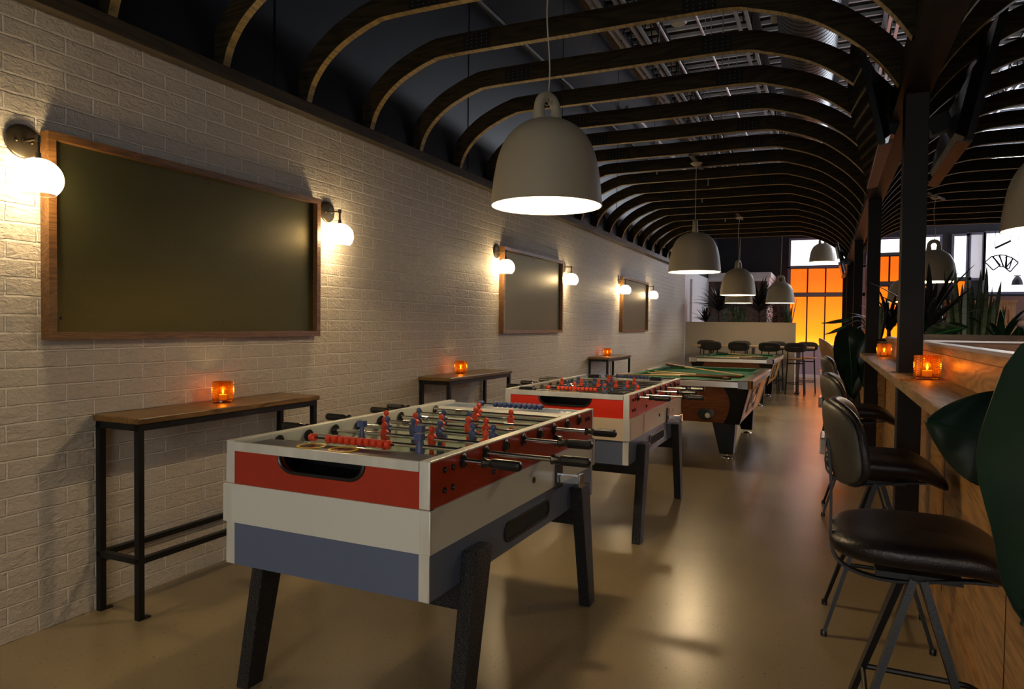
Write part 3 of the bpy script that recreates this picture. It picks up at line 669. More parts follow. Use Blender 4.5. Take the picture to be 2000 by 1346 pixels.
    # legs
    for sx in (-1, 1):
        for sy in (-1, 1):
            ya, yb = sy*(HL-.255), sy*(HL-.13); xo = sx*(HW+.035) if sx > 0 else sx*(HW-.02); 
            xa_ = HW+.003 if sx > 0 else -HW-.055
            hb = MB(); wt, wb_ = .115, .078; zt = .585
            hb.hexa([(xa_, yb-wb_/2, 0), (xa_+.052, yb-wb_/2, 0), (xa_+.052, yb+wb_/2, 0), (xa_, yb+wb_/2, 0)], [(xa_, ya-wt/2, zt), (xa_+.052, ya-wt/2, zt), (xa_+.052, ya+wt/2, zt), (xa_, ya+wt/2, zt)])
            hb.build('leg', 'tex_black', t, bevel=.004)
    for sy in (-1, 1):
        ys = sy*(HL-.215); MB().box(-HW, HW+.003, ys-.025, ys+.025, .395, .483).build('cross_rail', 'tex_black', t, bevel=.003)
    return t
f1 = foosball('red', 'white', {0, 1})
r1 = -.0081; cx = -1.048-HW*math.cos(r1)-HL*math.sin(r1); cyy = 1.749+HL*math.cos(r1)-HW*math.sin(r1)
f1.location = (cx, cyy, 0); f1.rotation_euler = (0, 0, r1)
tag(f1, 'red, white and slate blue foosball table nearest the camera', 'foosball table', 'foosball tables in the aisle')
f2 = foosball('red2', 'white2', set())
f2.location = (-1.055-HW, 4.010+HL, 0); f2.rotation_euler = (0, 0, -.004)
tag(f2, 'bright red, cream and blue foosball table, the second one, with black ashtrays on its corners', 'foosball table', 'foosball tables in the aisle')
def ashtray(x, y, lb):
    t = empty('ashtray', (x, y, .884), 0, lb, 'ashtray', 'black ashtrays on the second foosball table')
    MB().box(-.045, .045, -.035, .035, 0, .006).build('base', 'plastic', t)
    b = MB(); b.box(-.045, .045, -.035, -.029, .006, .024); b.box(-.045, .045, .029, .035, .006, .024); b.box(-.045, -.039, -.03, .03, .006, .024); b.box(.039, .045, -.03, .03, .006, .024)
    for s in (-1, 1): b.box(s*.03-.006, s*.03+.006, -.035, -.029, .024, .030)
    b.build('rim', 'plastic', t, bevel=.002)
ashtray(-1.74, 4.10, 'black ashtray on the near left corner of the second foosball table')
ashtray(-1.155, 4.09, 'black ashtray on the near right corner of the second foosball table')
ashtray(-1.72, 5.43, 'black ashtray on the far left corner of the second foosball table')
ashtray(-1.22, 5.43, 'black ashtray on the far right corner of the second foosball table')

# ------------------------------------------------------------------ pool tables
def pool():
    t = empty('pool_table'); W, L, H = .69, 1.2, .79
    zb = .36; ti = .13; tl = .14; zt = .725
    q = lambda z, w_, l_: [(-w_, -l_, z), (w_, -l_, z), (w_, l_, z), (-w_, l_, z)]
    MB().hexa(q(zb, W-ti, L-tl), q(zt, W-.035, L-.035)).build('body', 'poolwood', t)
    # side cladding (long sides) with framed coin door
    for s in (-1, 1):
        b = MB(); b.hexa([(s*(W-ti), -L+tl+.1, zb+.0), (s*(W-ti+.006), -L+tl+.1, zb), (s*(W-ti+.006), L-tl-.1, zb), (s*(W-ti), L-tl-.1, zb)],
                         [(s*(W-.035), -L+.14, zt), (s*(W-.029), -L+.14, zt), (s*(W-.029), L-.14, zt), (s*(W-.035), L-.14, zt)]); b.build('side_panel', 'poolside_lit', t)
        def pt(y, f, o=.008): return (s*(W-ti+o+(ti-.035)*f), y, zb+(zt-zb)*f)
        b = MB()
        for ya, yb, fa, fb in ((-.72, -.1, .22, .26), (-.72, -.1, .82, .86), (-.72, -.69, .22, .86), (-.13, -.1, .22, .86)):
            b.hexa([pt(ya, fa), pt(yb, fa), pt(yb, fb), pt(ya, fb)], [pt(ya, fa, .018), pt(yb, fa, .018), pt(yb, fb, .018), pt(ya, fb, .018)])
        b.build('door_frame', 'plastic', t)
        b = MB(); b.hexa([pt(-.50, .42), pt(-.30, .42), pt(-.30, .66), pt(-.50, .66)], [pt(-.50, .42, .03), pt(-.30, .42, .03), pt(-.30, .66, .03), pt(-.50, .66, .03)]); b.build('coin_slide', 'chrome', t, bevel=.004)
        b = MB(); b.hexa([pt(.0, .15), pt(.12, .15), pt(.12, .9), pt(.0, .9)], [pt(.0, .15, .016), pt(.12, .15, .016), pt(.12, .9, .016), pt(.0, .9, .016)]); b.build('side_slot', 'plastic', t)
    # black corner castings with a curved inner edge
    for sx in (-1, 1):
        for sy in (-1, 1):
            b = MB(); n = 10
            def edge(face, inset):
                out = []
                for i in range(n+1):
                    f = i/n; z = zb-.006+(zt-zb+.006)*f
                    wx = W-ti+(ti-.035)*f; wy = L-tl+(tl-.035)*f
                    d = .145+.075*f**3*1.2-(.03*math.sin(PI*f)) if face == 'y' else .10+.02*f
                    out.append((wx, wy, z, d))
                return out
            for face in ('y', 'x'):
                E_ = edge(face, 0); vs = []; fs = []
                for (wx, wy, z, d) in E_:
                    o_ = .008
                    if face == 'y': pts = [(wx+o_, wy+o_), (wx-d, wy+o_), (wx-d, wy-.01), (wx+o_, wy-.01)]
                    else: pts = [(wx+o_, wy+o_), (wx+o_, wy-d), (wx-.01, wy-d), (wx-.01, wy+o_)]
                    vs += [(sx*p[0], sy*p[1], z) for p in pts]
                for i in range(n):
                    for k in range(4): fs.append((i*4+k, i*4+(k+1)%4, (i+1)*4+(k+1)%4, (i+1)*4+k))
                fs += [(0, 1, 2, 3), tuple(n*4+k for k in range(4))]
                b.add(vs, fs)
            b.build('corner_casing', 'black', t)
    # aluminium skirt, chrome corners, rail tops
    b = MB()
    for s in (-1, 1): b.box(s*(W-.02), s*W, -L+.12, L-.12, zt-.002, H-.012); b.box(-W+.12, W-.12, s*(L-.02), s*L, zt-.002, H-.012)
    b.build('skirt_trim', 'skirt', t, bevel=.002)
    for sx in (-1, 1):
        for sy in (-1, 1):
            P = [(W-.13, L+.004), (W-.04, L+.004), (W-.012, L-.008), (W+.004, L-.04), (W+.004, L-.13), (W-.02, L-.13), (W-.035, L-.035), (W-.13, L-.02)]
            MB().prism([(sx*x, sy*y) for x, y in P], 'z', zt-.012, H+.002).build('corner_cap', 'chrome', t, bevel=.004)
    rw = .11; b = MB()
    for s in (-1, 1):
        b.box(s*(W-.02), s*(W-rw), -L+.10, -.05, H-.04, H); b.box(s*(W-.02), s*(W-rw), .05, L-.10, H-.04, H); b.box(-W+.10, W-.10, s*(L-.02), s*(L-rw), H-.04, H)
        b.box(s*(W-.02), s*(W-.07), -.05, .05, H-.04, H)
    b.build('rail_top', 'rail', t, bevel=.004)
    MB().box(-W+.05, W-.05, -L+.05, L-.05, H-.045, H-.035).build('cloth', 'felt', t)
    b = MB(); cw = .045
    def cush(p, q_, nrm):
        p = Vector(p); q_ = Vector(q_); n_ = Vector(nrm)
        b.hexa([p, q_, q_+Vector((0, 0, -.035)), p+Vector((0, 0, -.035))], [p+n_*cw+(q_-p).normalized()*.03+Vector((0, 0, -.004)), q_+n_*cw-(q_-p).normalized()*.03+Vector((0, 0, -.004)), q_+n_*(cw-.012)-(q_-p).normalized()*.03+Vector((0, 0, -.035)), p+n_*(cw-.012)+(q_-p).normalized()*.03+Vector((0, 0, -.035))])
    for s in (-1, 1):
        cush((s*(W-rw), -L+.16, H), (s*(W-rw), -.06, H), (-s, 0, 0)); cush((s*(W-rw), .06, H), (s*(W-rw), L-.16, H), (-s, 0, 0)); cush((-W+.16, s*(L-rw), H), (W-.16, s*(L-rw), H), (0, -s, 0))
    b.build('cushion', 'felt', t)
    for x, y in [(sx*(W-.10), sy*(L-.10)) for sx in (-1, 1) for sy in (-1, 1)]+[(W-.095, 0), (-W+.095, 0)]:
        MB().lathe([(.001, 0), (.055, 0), (.058, .004), (.001, .004)], 20, (x, y, H-.034)).build('pocket', 'deck_dark', t)
    # ball return in the near end
    yf = -(L-tl+(tl-.035)*.28)
    r_ = MB().lathe([(.062, 0), (.076, .001), (.078, -.008), (.060, -.010)], 24, (.25, yf, .45), axis='y', sy=.82).build('return_rim', 'plastic', t)
    MB().lathe([(.001, -.003), (.064, -.003), (.064, .012), (.001, .012)], 24, (.25, yf, .45), axis='y', sy=.82).build('return_hole', 'deck_dark', t)
    # legs
    for sx in (-1, 1):
        for sy in (-1, 1):
            x, y = sx*(W-.28), sy*(L-.30); a, c_ = .115, .065
            l = MB(); l.hexa([(x+sx*.03-c_, y+sy*.03-c_, .045), (x+sx*.03+c_, y+sy*.03-c_, .045), (x+sx*.03+c_, y+sy*.03+c_, .045), (x+sx*.03-c_, y+sy*.03+c_, .045)], [(x-a, y-a, zb+.02), (x+a, y-a, zb+.02), (x+a, y+a, zb+.02), (x-a, y+a, zb+.02)])
            lg = l.build('leg', 'black', t, bevel=.004)
            MB().lathe([(.055, 0), (.052, .008), (.012, .016), (.012, .05)], 18, (x+sx*.03, y+sy*.03, 0)).build('levelling_foot', 'chrome', lg)
    return t
pl1 = pool(); pl1.location = (-.66-.69, 7.0+1.2, 0); tag(pl1, 'red brown coin operated pool table with green felt behind the second foosball table', 'pool table', 'pool tables in the aisle')
pl2 = copy_tree(pl1); pl2.location = (-.80-.69, 12.15+1.2, 0); tag(pl2, 'pool table with green felt further back before the high stools', 'pool table', 'pool tables in the aisle')
o = MB().ball((0, 0, 0), .027).build('cue_ball', 'ivory'); o.location = (-.66-.69+.275, 7.0+.062, .436); tag(o, 'white cue ball resting in the ball return hole of the nearer pool table', 'ball')
def cue(p0, p1, lb, grp, dark=.28):
    p0 = Vector(p0); p1 = Vector(p1); d = p1-p0; L = d.length
    t = empty('pool_cue', p0, math.atan2(d.y, d.x), lb, 'pool cue', grp); t.rotation_euler = (0, -math.asin(d.z/L), math.atan2(d.y, d.x))
    MB().tube([(L*dark, 0, 0), (L-.012, 0, 0)], [.0115, .0065], 10).build('shaft', 'cuewood', t)
    MB().tube([(.02, 0, 0), (L*dark, 0, 0)], [.0155, .0115], 10).build('butt', 'cuedark', t)
    MB().tube([(0, 0, 0), (.02, 0, 0)], .0155, 10).build('bumper', 'plastic', t)
    MB().tube([(L-.012, 0, 0), (L, 0, 0)], .006, 8).build('tip', 'p_blue', t)
g = 'cues lying on the nearer pool table'
cue((-1.92, 9.15, .815), (-.80, 7.62, .805), 'pool cue with brown butt lying diagonally across the nearer pool table', g)
cue((-1.08, 7.85, .770), (-1.98, 8.35, .775), 'pale cue with black wrapped butt lying furthest left on the nearer pool table', g, .3)
cue((-.92, 7.50, .775), (-1.95, 7.95, .780), 'pale cue with dark butt lying across the middle of the nearer pool table', g, .32)
cue((-.80, 7.62, .790), (-2.02, 7.13, .800), 'brown cue resting on the near cushion of the nearer pool table', g, .5)
g = 'cues lying on the further pool table'
cue((-2.02, 14.2, .815), (-1.05, 13.1, .80), 'brown butted cue crossing the further pool table', g)
cue((-1.15, 12.85, .775), (-2.08, 12.75, .78), 'pale cue lying along the near side of the further pool table', g, .3)
cue((-.98, 13.0, .78), (-1.75, 13.6, .78), 'dark butted cue on the right half of the further pool table', g, .35)

# ------------------------------------------------------------------ bar: panel, counter
struct('baseboard_right', MB().box(.470, .482, 1.85, 7.3, .01, .13), 'oak')
o = MB().box(.482, .52, 1.85, 7.45, 0, 1.222).build('bar_partition', 'oak'); tag(o, 'long wood panelled half wall behind the bar stools', 'partition')
b = MB(); b.box(.479, .482, 1.85, 7.4, 1.186, 1.189); 
for y in (2.42, 3.64, 4.86, 6.08): b.box(.4795, .482, y, y+.0015, .13, 1.05)
b.build('panel_joints', 'brownpanel', o)
MB().box(.476, .535, 1.85, 7.45, 1.222, 1.235).build('metal_cap', 'purple_cap', o)
o = MB().add([(.285, 1.85, 1.042), (.482, 1.85, 1.042), (.482, 7.35, 1.042), (.262, 7.35, 1.042), (.285, 1.85, 1.08), (.482, 1.85, 1.08), (.482, 7.35, 1.08), (.262, 7.35, 1.08)], [(0,3,2,1),(4,5,6,7),(0,1,5,4),(1,2,6,5),(2,3,7,6),(3,0,4,7)]).build('bar_counter', 'counter', bevel=.002)
tag(o, 'narrow wooden bar counter ledge running along the half wall', 'counter')

# ------------------------------------------------------------------ bar stools
def stool():
    t = empty('bar_stool')       # faces +x (the bar)
    def seatwarp(u, v, n):
        x = u; z = n
        drop = 0 if x < .07 else -((x-.07)**2)*2.6; x += .02
        wf = 1.0
        return (x, v*wf, .722+z+drop+.012*(abs(v)/.2)**2)
    MB().pad(.47, .44, .074, seatwarp, 3.3, 44, 18, .32).build('seat', 'leather', t)
    Rb = .30
    def bw(off):
        def f(u, v, n):
            a = u/Rb; r = Rb+(-n)+off; tilt = -.16*(v)
            return (-.23+Rb-r*math.cos(a)+tilt+.03, r*math.sin(a), .99+v)
        return f
    MB().pad(.40, .235, .044, bw(-.006), 3.2, 44, 14).build('backrest', 'leather', t)
    MB().pad(.385, .222, .040, bw(.010), 3.2, 44, 14).build('back_shell', 'leather_back', t)
    # bent flat steel back support and seat frame
    for s in (-1, 1):
        P = [(-.222, s*.055, 1.0), (-.212, s*.055, .86), (-.21, s*.06, .74), (-.20, s*.065, .68), (-.15, s*.07, .645), (-.05, s*.075, .635), (.10, s*.10, .665), (.17, s*.11, .672)]
        b = MB(); Q = catmull(P, 4)
        for i in range(len(Q)-1): b.bar(Q[i], Q[i+1], .026, .007, up=(Q[i+1][2]-Q[i][2], 0, -(Q[i+1][0]-Q[i][0])))
        b.build('back_support', 'black', t)
    MB().box(-.243, -.226, -.075, .075, .955, 1.0).build('back_bracket', 'chrome', t, bevel=.003)
    MB().box(-.10, .10, -.09, .09, .645, .66).build('seat_plate', 'black', t)
    for s in (-1, 1):
        ya = s*.075
        for q in (-1, 1):
            foot = (q*.20+.0, s*.185, .012)
            MB().bar((q*.012, ya, .645), foot, .056, .018, up=(1, 0, 0), w2=.024, h2=.014).build('leg', 'black', t)
            MB().lathe([(.013, 0), (.013, .02), (.010, .024)], 10, (foot[0], foot[1], 0)).build('rubber_foot', 'plastic', t)
    z = .30; f = (.645-z)/.635
    xl = .012+(.188)*f; yl = .075+.11*f
    P = [(-xl, -yl, z), (xl, -yl, z)]+[(xl+.06*math.sin(a)+.02, -yl+(yl)*(1-math.cos(a)), z) for a in [PI*i/10 for i in range(1, 10)]]+[(xl, yl, z), (-xl, yl, z)]
    MB().tube(P, .0085, 8).build('footrest', 'black', t)
    MB().tube([(-xl, -yl, z), (-xl, yl, z)], .007, 8).build('rear_stretcher', 'black', t)
    return t
st = stool()
for k, (y, x, rz, lb) in enumerate([(2.18, .225, .0, 'black leather bar stool nearest the camera at the counter'), (3.42, .205, 0.0, 'second black leather bar stool at the counter, near the front column'), (5.5, .185, 0, 'third black leather bar stool towards the far end of the counter')]):
    t = st if k == 0 else copy_tree(st)
    t.location = (x, y, 0); t.rotation_euler = (0, 0, rz); tag(t, lb, 'bar stool', 'bar stools at the counter')
def armchair(x, y, lb):
    t = empty('shell_chair', (x, y, 0), 0, lb, 'chair', 'tall tan chairs beyond the bar stools')
    def w_(u, v, n):
        a = u/.28; r = .28-n; return (-.22+.28-r*math.cos(a)-.22*max(0, v)+.25*max(0, -v)**1.0*0, r*math.sin(a)*(1-.5*max(0, v)), .93+v)
    MB().pad(.62, .52, .04, w_, 2.6, 44, 12).build('back_shell', 'tan', t)
    MB().pad(.46, .46, .07, lambda u, v, n: (u, v, .70+n), 2.8).build('seat', 'tan', t)
    for sx in (-1, 1):
        for sy in (-1, 1): MB().tube([(sx*.14, sy*.14, .67), (sx*.22, sy*.20, 0)], .012, 8).build('leg', 'black', t)
    MB().tube([(.19, -.18, .25), (.19, .18, .25)], .01, 8).build('footrest', 'black', t)
armchair(.165, 9.15, 'tan shell backed high chair beyond the bar stools')

# ------------------------------------------------------------------ high table with stools at the back
t = empty('high_table', (-1.42, 15.15, 0), 0, 'long thin topped wooden high table before the white planter', 'table')
MB().box(-1.15, 1.15, -.30, .30, .905, .935).build('tabletop', 'cuewood', t)
for x in (-.85, 0, .85):
    MB().box(x-.03, x+.03, -.03, .03, .02, .905).build('leg', 'cuedark', t); MB().box(x-.05, x+.05, -.24, .24, 0, .02).build('foot', 'black', t)
def hstool():
    t = empty('high_stool')   # faces +y
    MB().pad(.40, .38, .035, lambda u, v, n: (u, v, .70+n), 2.8, 28, 10).build('seat', 'seatwood', t)
    def f(u, v, n):
        a = u/.5; r = .5-n; return (r*math.sin(a), -.19+.5-r*math.cos(a)-.05*v, .93+v)
    MB().pad(.42, .19, .06, f, 3.4, 32, 10, .35).build('backrest', 'darkgrey', t)
    MB().box(-.07, .07, -.235, -.222, .93, .94).build('back_grip', 'plastic', t)
    for s in (-1, 1):
        MB().tube([(s*.135, -.20, .92), (s*.14, -.18, .62), (s*.17, -.20, 0)], .011, 8).build('rear_leg', 'black', t)
        MB().tube([(s*.15, .15, .68), (s*.18, .19, 0)], .011, 8).build('front_leg', 'black', t)
    b = MB(); b.tube([(-.155, -.185, .62), (.155, -.185, .62)], .011, 8); b.build('seat_rail', 'black', t)
    for z in (.22, .30):
        b = MB(); w_ = .165
        E2 = [((-w_, -.195, z), (w_, -.195, z)), ((-w_, .185, z), (w_, .185, z))] if z < .25 else [((-w_, -.19, z), (-w_, .18, z)), ((w_, -.19, z), (w_, .18, z))]
        for p_, q_ in E2: MB().tube([p_, q_], .007, 6).build('stretcher', 'black', t)
    return t
hs = hstool(); k = 0
nearx = [-2.20, -1.66, -1.08, -.60]; farx = [-2.45, -1.74, -1.03, -.42]
nm = ['furthest left', 'second from left', 'third from left', 'rightmost']
for x, n_ in zip(nearx, nm):
    t = hs if k == 0 else copy_tree(hs); k += 1
    t.location = (x, 14.88, 0); tag(t, 'dark padded high stool, %s on the near side of the high table' % n_, 'stool', 'high stools around the high table')
for x, n_ in zip(farx, nm):
    t = copy_tree(hs); t.location = (x, 15.62, 0); t.rotation_euler = (0, 0, PI); tag(t, 'dark padded high stool, %s on the planter side of the high table' % n_, 'stool', 'high stools around the high table')

# ------------------------------------------------------------------ planter wall and far room
o = MB(); o.box(XW+.004, -.67, 16.1, 16.14, 0, 1.425); o.box(XW+.004, -.67, 16.5, 16.54, 0, 1.425); o.box(-.71, -.67, 16.14, 16.5, 0, 1.425)
o = o.build('planter_box', 'planter'); tag(o, 'long white plastered planter box at the end of the aisle', 'planter')
MB().box(XW+.01, -.71, 16.14, 16.5, 1.30, 1.34).build('soil', 'soil', o)
# wallpapered nook
struct('wall_nook', MB().box(XW, -1.50, 19.3, 20.9, 0, 2.60), 'wallpaper')
struct('wall_nook_side', MB().box(-1.50, -1.46, 19.26, 20.9, 0, 2.60), 'white_wall')
struct('trim_6', MB().box(XW, -1.40, 19.16, 20.9, 2.60, 2.74).box(XW, -1.43, 19.20, 20.9, 2.52, 2.60), 'white_wall', .01)
struct('wall_white_pier', MB().box(XW, XW+.05, 16.6, 17.6, 0, 2.42), 'white_wall')
b = MB(); R_ = .2
for i in range(5):
    for j in range(6): b.torus((-2.72+i*.26+(.13 if j % 2 else 0), 19.297, 1.25+j*.24), .09, .008, 'y', 20, 5)
struct('trim_7', b, mat('wallpaper_figure', (.17, .115, .09), .5))

# amber glazed partition (door_1) and vestibule
def glazed(name, x0, n, pw, y, z0, zm, z1, parent_label, cat):
    t = empty(name, (x0, y, 0), 0, parent_label, cat)
    W_ = n*pw; fr = MB()
    fr.box(-.06, 0, -.05, .05, .0, z1+.05); fr.box(W_, W_+.06, -.05, .05, 0, z1+.05); fr.box(-.06, W_+.06, -.05, .05, z1, z1+.07); fr.box(-.06, W_+.06, -.05, .05, zm-.04, zm+.04)
    fr.build('outer_frame', 'frame_grey', t)
    MB().box(0, W_, -.03, .03, 0, z0).build('lower_panel', 'lavender', t)
    MB().box(-.06, W_+.06, -.045, .0, .0, .09).build('kick_board', 'white_wall', t)
    for i in range(n):
        for za, zb_ in ((z0, zm-.04), (zm+.04, z1)):
            p = MB().box(i*pw+.012, (i+1)*pw-.012, -.01, .01, za+.012, zb_-.012).build('amber_pane', 'amber', t)
            f = MB(); xx0, xx1 = i*pw, (i+1)*pw
            f.box(xx0, xx0+.018, -.025, .025, za, zb_); f.box(xx1-.018, xx1, -.025, .025, za, zb_); f.box(xx0, xx1, -.025, .025, za, za+.018); f.box(xx0, xx1, -.025, .025, zb_-.018, zb_)
            f.build('glazing_bar', 'mullion', p)
    return t
glazed('amber_partition', -1.0, 4, .435, 20.2, .85, 2.2, 2.90, 'tall glazed partition of amber ribbed panes above a lavender base', 'partition')
glazed('amber_screen', .78, 3, .40, 17.8, .6, 2.32, 2.95, 'amber glazed screen behind the plants on the booth side', 'screen')
glazed('amber_sidelight', 2.47, 1, .20, 17.8, .6, 1.95, 2.38, 'narrow amber side light beyond the snake plants', 'screen')
def win(n, x0, x1, z0, z1, y=20.88, m='window'):
    b = MB().box(x0, x1, y-.01, y, z0, z1); o = struct('window_%d' % n, b, m)
    f = MB(); f.box(x0-.06, x0, y-.05, y, z0-.06, z1+.06); f.box(x1, x1+.06, y-.05, y, z0-.06, z1+.06); f.box(x0, x1, y-.05, y, z1, z1+.06); f.box(x0, x1, y-.05, y, z0-.06, z0)
    f.build('window_frame', 'frame_grey', o); return o
win(1, -1.02, .55, 3.02, 3.72); win(2, 1.0, 1.98, 3.13, 3.66); win(3, 2.1, 2.5, 3.1, 3.68)
win(4, 2.82, 3.12, 2.62, 3.68); win(5, 3.14, 3.42, 2.62, 3.70, m='window_dim')
w6 = win(6, 3.50, 5.3, 2.27, 3.72)
# high windows added near the roof to light the deck
win(7, 1.6, 4.4, 4.1, 5.6, m='window_fill_high'); win(8, 4.8, 7.6, 4.1, 5.6, m='window_fill_high')
def fill_win(n, x0, x1, z0, z1, m):  # unseen windows behind the camera, added as neutral fill light
    o = struct('window_%d' % n, MB().box(x0, x1, -3.99, -3.98, z0, z1), m)
    f = MB(); f.box(x0-.06, x0, -4, -3.94, z0-.06, z1+.06); f.box(x1, x1+.06, -4, -3.94, z0-.06, z1+.06); f.box(x0, x1, -4, -3.94, z1, z1+.06); f.box(x0, x1, -4, -3.94, z0-.06, z0); f.build('window_frame', 'frame_grey', o)
fill_win(9, -1.9, -.2, .9, 2.3, 'window_fill_front'); fill_win(10, .1, 1.8, .9, 2.3, 'window_fill_front')
o = struct('window_11', MB().box(7.98, 7.99, 14.6, 20.4, .6, 3.4), 'window_side')  # unseen side window added to throw daylight on the far left wall
f = MB()
for q in (14.54, 16.5, 18.4, 20.4): f.box(7.94, 8, q, q+.06, .54, 3.46)
f.box(7.94, 8, 14.54, 20.46, 3.4, 3.46); f.box(7.94, 8, 14.54, 20.46, .54, .6); f.build('window_frame', 'frame_grey', o)
# playing card drawing on the bright window
b = MB()
def poly(P, r=.006):
    P = [(p[0], 20.862, p[1]) for p in P]
    for i in range(len(P)): 
        a = P[i]; c_ = P[(i+1) % len(P)]; b.bar(a, c_, .028, .008, up=(0, 1, 0))
for cd_ in ([(3.49, 3.013), (3.636, 3.162), (3.812, 2.929), (3.667, 2.806)], [(3.647, 3.149), (3.774, 3.183), (3.876, 2.902), (3.814, 2.879)], [(3.784, 3.183), (3.933, 3.166), (3.94, 2.876), (3.877, 2.877)],
            [(3.933, 3.153), (4.06, 3.099), (3.994, 2.837), (3.909, 2.864)], [(4.071, 3.086), (4.178, 2.983), (4.017, 2.761), (3.92, 2.851)]): poly(cd_)
for x, z in ((3.638, 3.098), (3.765, 3.133), (3.892, 3.116), (4.02, 3.05), (4.116, 2.985)): b.torus((x, 20.862, z), .02, .005, 'y', 10, 4)
o = b.build('card_drawing', 'ink'); tag(o, 'line drawing of five fanned playing cards on the bright window', 'decal')
b = MB(); a1 = (3.643, 3.326); a2 = (3.956, 3.492); b.bar((a1[0], 20.6, a1[1]), (a2[0], 20.6, a2[1]), .05, .05)
for q in (a1, a2): b.tube([(q[0], 20.6, q[1]), (q[0], 20.6, 5.9)], .006, 6)
tag(b.build('track_light_bar', 'black'), 'black suspended bar hanging in front of the card window', 'light bar')
t = empty('small_black_pendant', (4.056, 20.3, 2.41), 0, 'small black bell shaped pendant under the card drawing', 'pendant lamp')
MB().lathe([(.12, 0), (.10, .10), (.06, .18), (.03, .20)], 20).build('lamp_shade', 'ink', t); MB().box(-.07, .07, -.02, .02, .20, .225).build('yoke', 'ink', t)
MB().tube([(0, 0, .22), (0, 0, 3.49)], .004, 6).build('cord', 'ink', t)
struct('wall_maroon', MB().box(3.3, 8, 20.6, 20.7, 0, 2.15), 'maroon')
t = empty('storage_cabinet', (3.55, 19.9, 0), 0, 'tall oak two door cabinet against the warm brown wall', 'cabinet')
MB().box(-1.0, .38, -.2, .3, 0, 1.98).build('body', 'cabinet', t); MB().box(-1.03, .41, -.23, .33, 1.98, 2.02).build('top', 'cabinet', t)
for x0, x1 in ((-.96, -.32), (-.30, .34)):
    d = MB().box(x0, x1, -.225, -.2, .08, 1.92).build('door', 'cabinet', t, bevel=.004)
    f = MB(); f.box(x0+.02, x0+.10, -.24, -.225, .1, 1.9); f.box(x1-.10, x1-.02, -.24, -.225, .1, 1.9); f.box(x0+.1, x1-.1, -.24, -.225, 1.8, 1.9); f.box(x0+.1, x1-.1, -.24, -.225, .1, .2); f.build('door_moulding', 'cabinet', d)
    hx_ = x1-.03 if x0 < -.5 else x0+.03; MB().box(hx_-.012, hx_+.012, -.26, -.24, 1.35, 1.47).build('handle', 'plastic', d)
# letter sign
o = MB().prism([(0, 0), (.04, 0), (.04, .115), (.12, 0), (.16, 0), (.16, .18), (.12, .18), (.12, .065), (.04, .18), (0, .18)], 'y', -.02, .02).build('letter_sign', 'sign_white')
o.location = (2.585, 17.6, 1.70); MB().box(.07, .09, -.01, .01, -1.70, .0).build('sign_post', 'mullion', o); tag(o, 'white capital letter N sign glowing among the plants', 'sign')

# ------------------------------------------------------------------ televisions hung on the columns
def tv(side):
    t = empty('television'); L2, h, d = .63, .66, .075
    # local: screen plane z 0..h along local z, facing -x, thickness +x
    MB().box(0, d*.45, -L2, L2, 0, h).build('bezel', 'tv', t, bevel=.004)
    MB().box(-.001, .0005, -L2+.012, L2-.012, .015, h-.012).build('screen', 'screen', t)
    MB().hexa([(d*.45, -L2+.06, .03), (d*.45, L2-.06, .03), (d*.45, L2-.06, h*.75), (d*.45, -L2+.06, h*.75)], [(d, -L2+.12, .06), (d, L2-.12, .06), (d, L2-.12, h*.6), (d, -L2+.12, h*.6)]).build('back_housing', 'tv', t)
    MB().box(.003, d*.45+.03, -L2+.02, L2-.02, -.006, .0).build('underside', 'tvbottom', t)
    MB().bar((d, 0, h*.4), (d+.10, 0, h*.3), .10, .10).build('mount_arm', 'plastic', t)
    return t
tilt = math.atan2(.138, .645)
t = tv(0); t.location = (.207, 4.71, 2.25); t.rotation_euler = (0, -tilt, 0); tag(t, 'black television tilted down over the games aisle on the front column', 'television', 'televisions on the columns')
t = copy_tree(t); t.location = (.63, 4.80, 2.25); t.rotation_euler = (0, -tilt, PI); tag(t, 'black television tilted the other way towards the booths on the front column', 'television')
t = copy_tree(t); t.location = (.175, 13.9, 2.25); t.rotation_euler = (0, -tilt, 0); tag(t, 'small looking television far down the aisle edged with amber light', 'television')

# ------------------------------------------------------------------ booth side boxes
t = empty('booth_divider', (.52, 5.0, 0), 0, 'dark brown booth divider with a thin pale cap beyond the half wall', 'divider')
MB().box(.015, 3.4, 0, .04, 0, 1.228).build('board', 'brownpanel', t); MB().box(.015, 3.4, -.005, .045, 1.228, 1.238).build('cap', 'purple_cap', t)
t = empty('booth_planter', (.54, 6.2, 0), 0, 'dark brown planter full of snake plants beyond the booth divider', 'planter')
b = MB(); b.box(.015, 3.6, 0, .04, 0, 1.268); b.box(.015, 3.6, .56, .60, 0, 1.268); b.box(.015, .05, .04, .56, 0, 1.268); b.box(3.56, 3.6, .04, .56, 0, 1.268); b.build('box', 'brownpanel', t)
MB().box(.05, 3.56, .04, .56, 1.12, 1.18).build('soil', 'soil', t)
t = empty('end_planter', (.34, 8.2, 0), 0, 'wood panelled low planter standing behind the end of the bar', 'planter')
MB().box(0, .9, 0, 1.2, 0, 1.18).build('box', 'oak', t); MB().box(.03, .87, .03, 1.17, 1.18, 1.20).build('soil', 'soil', t)

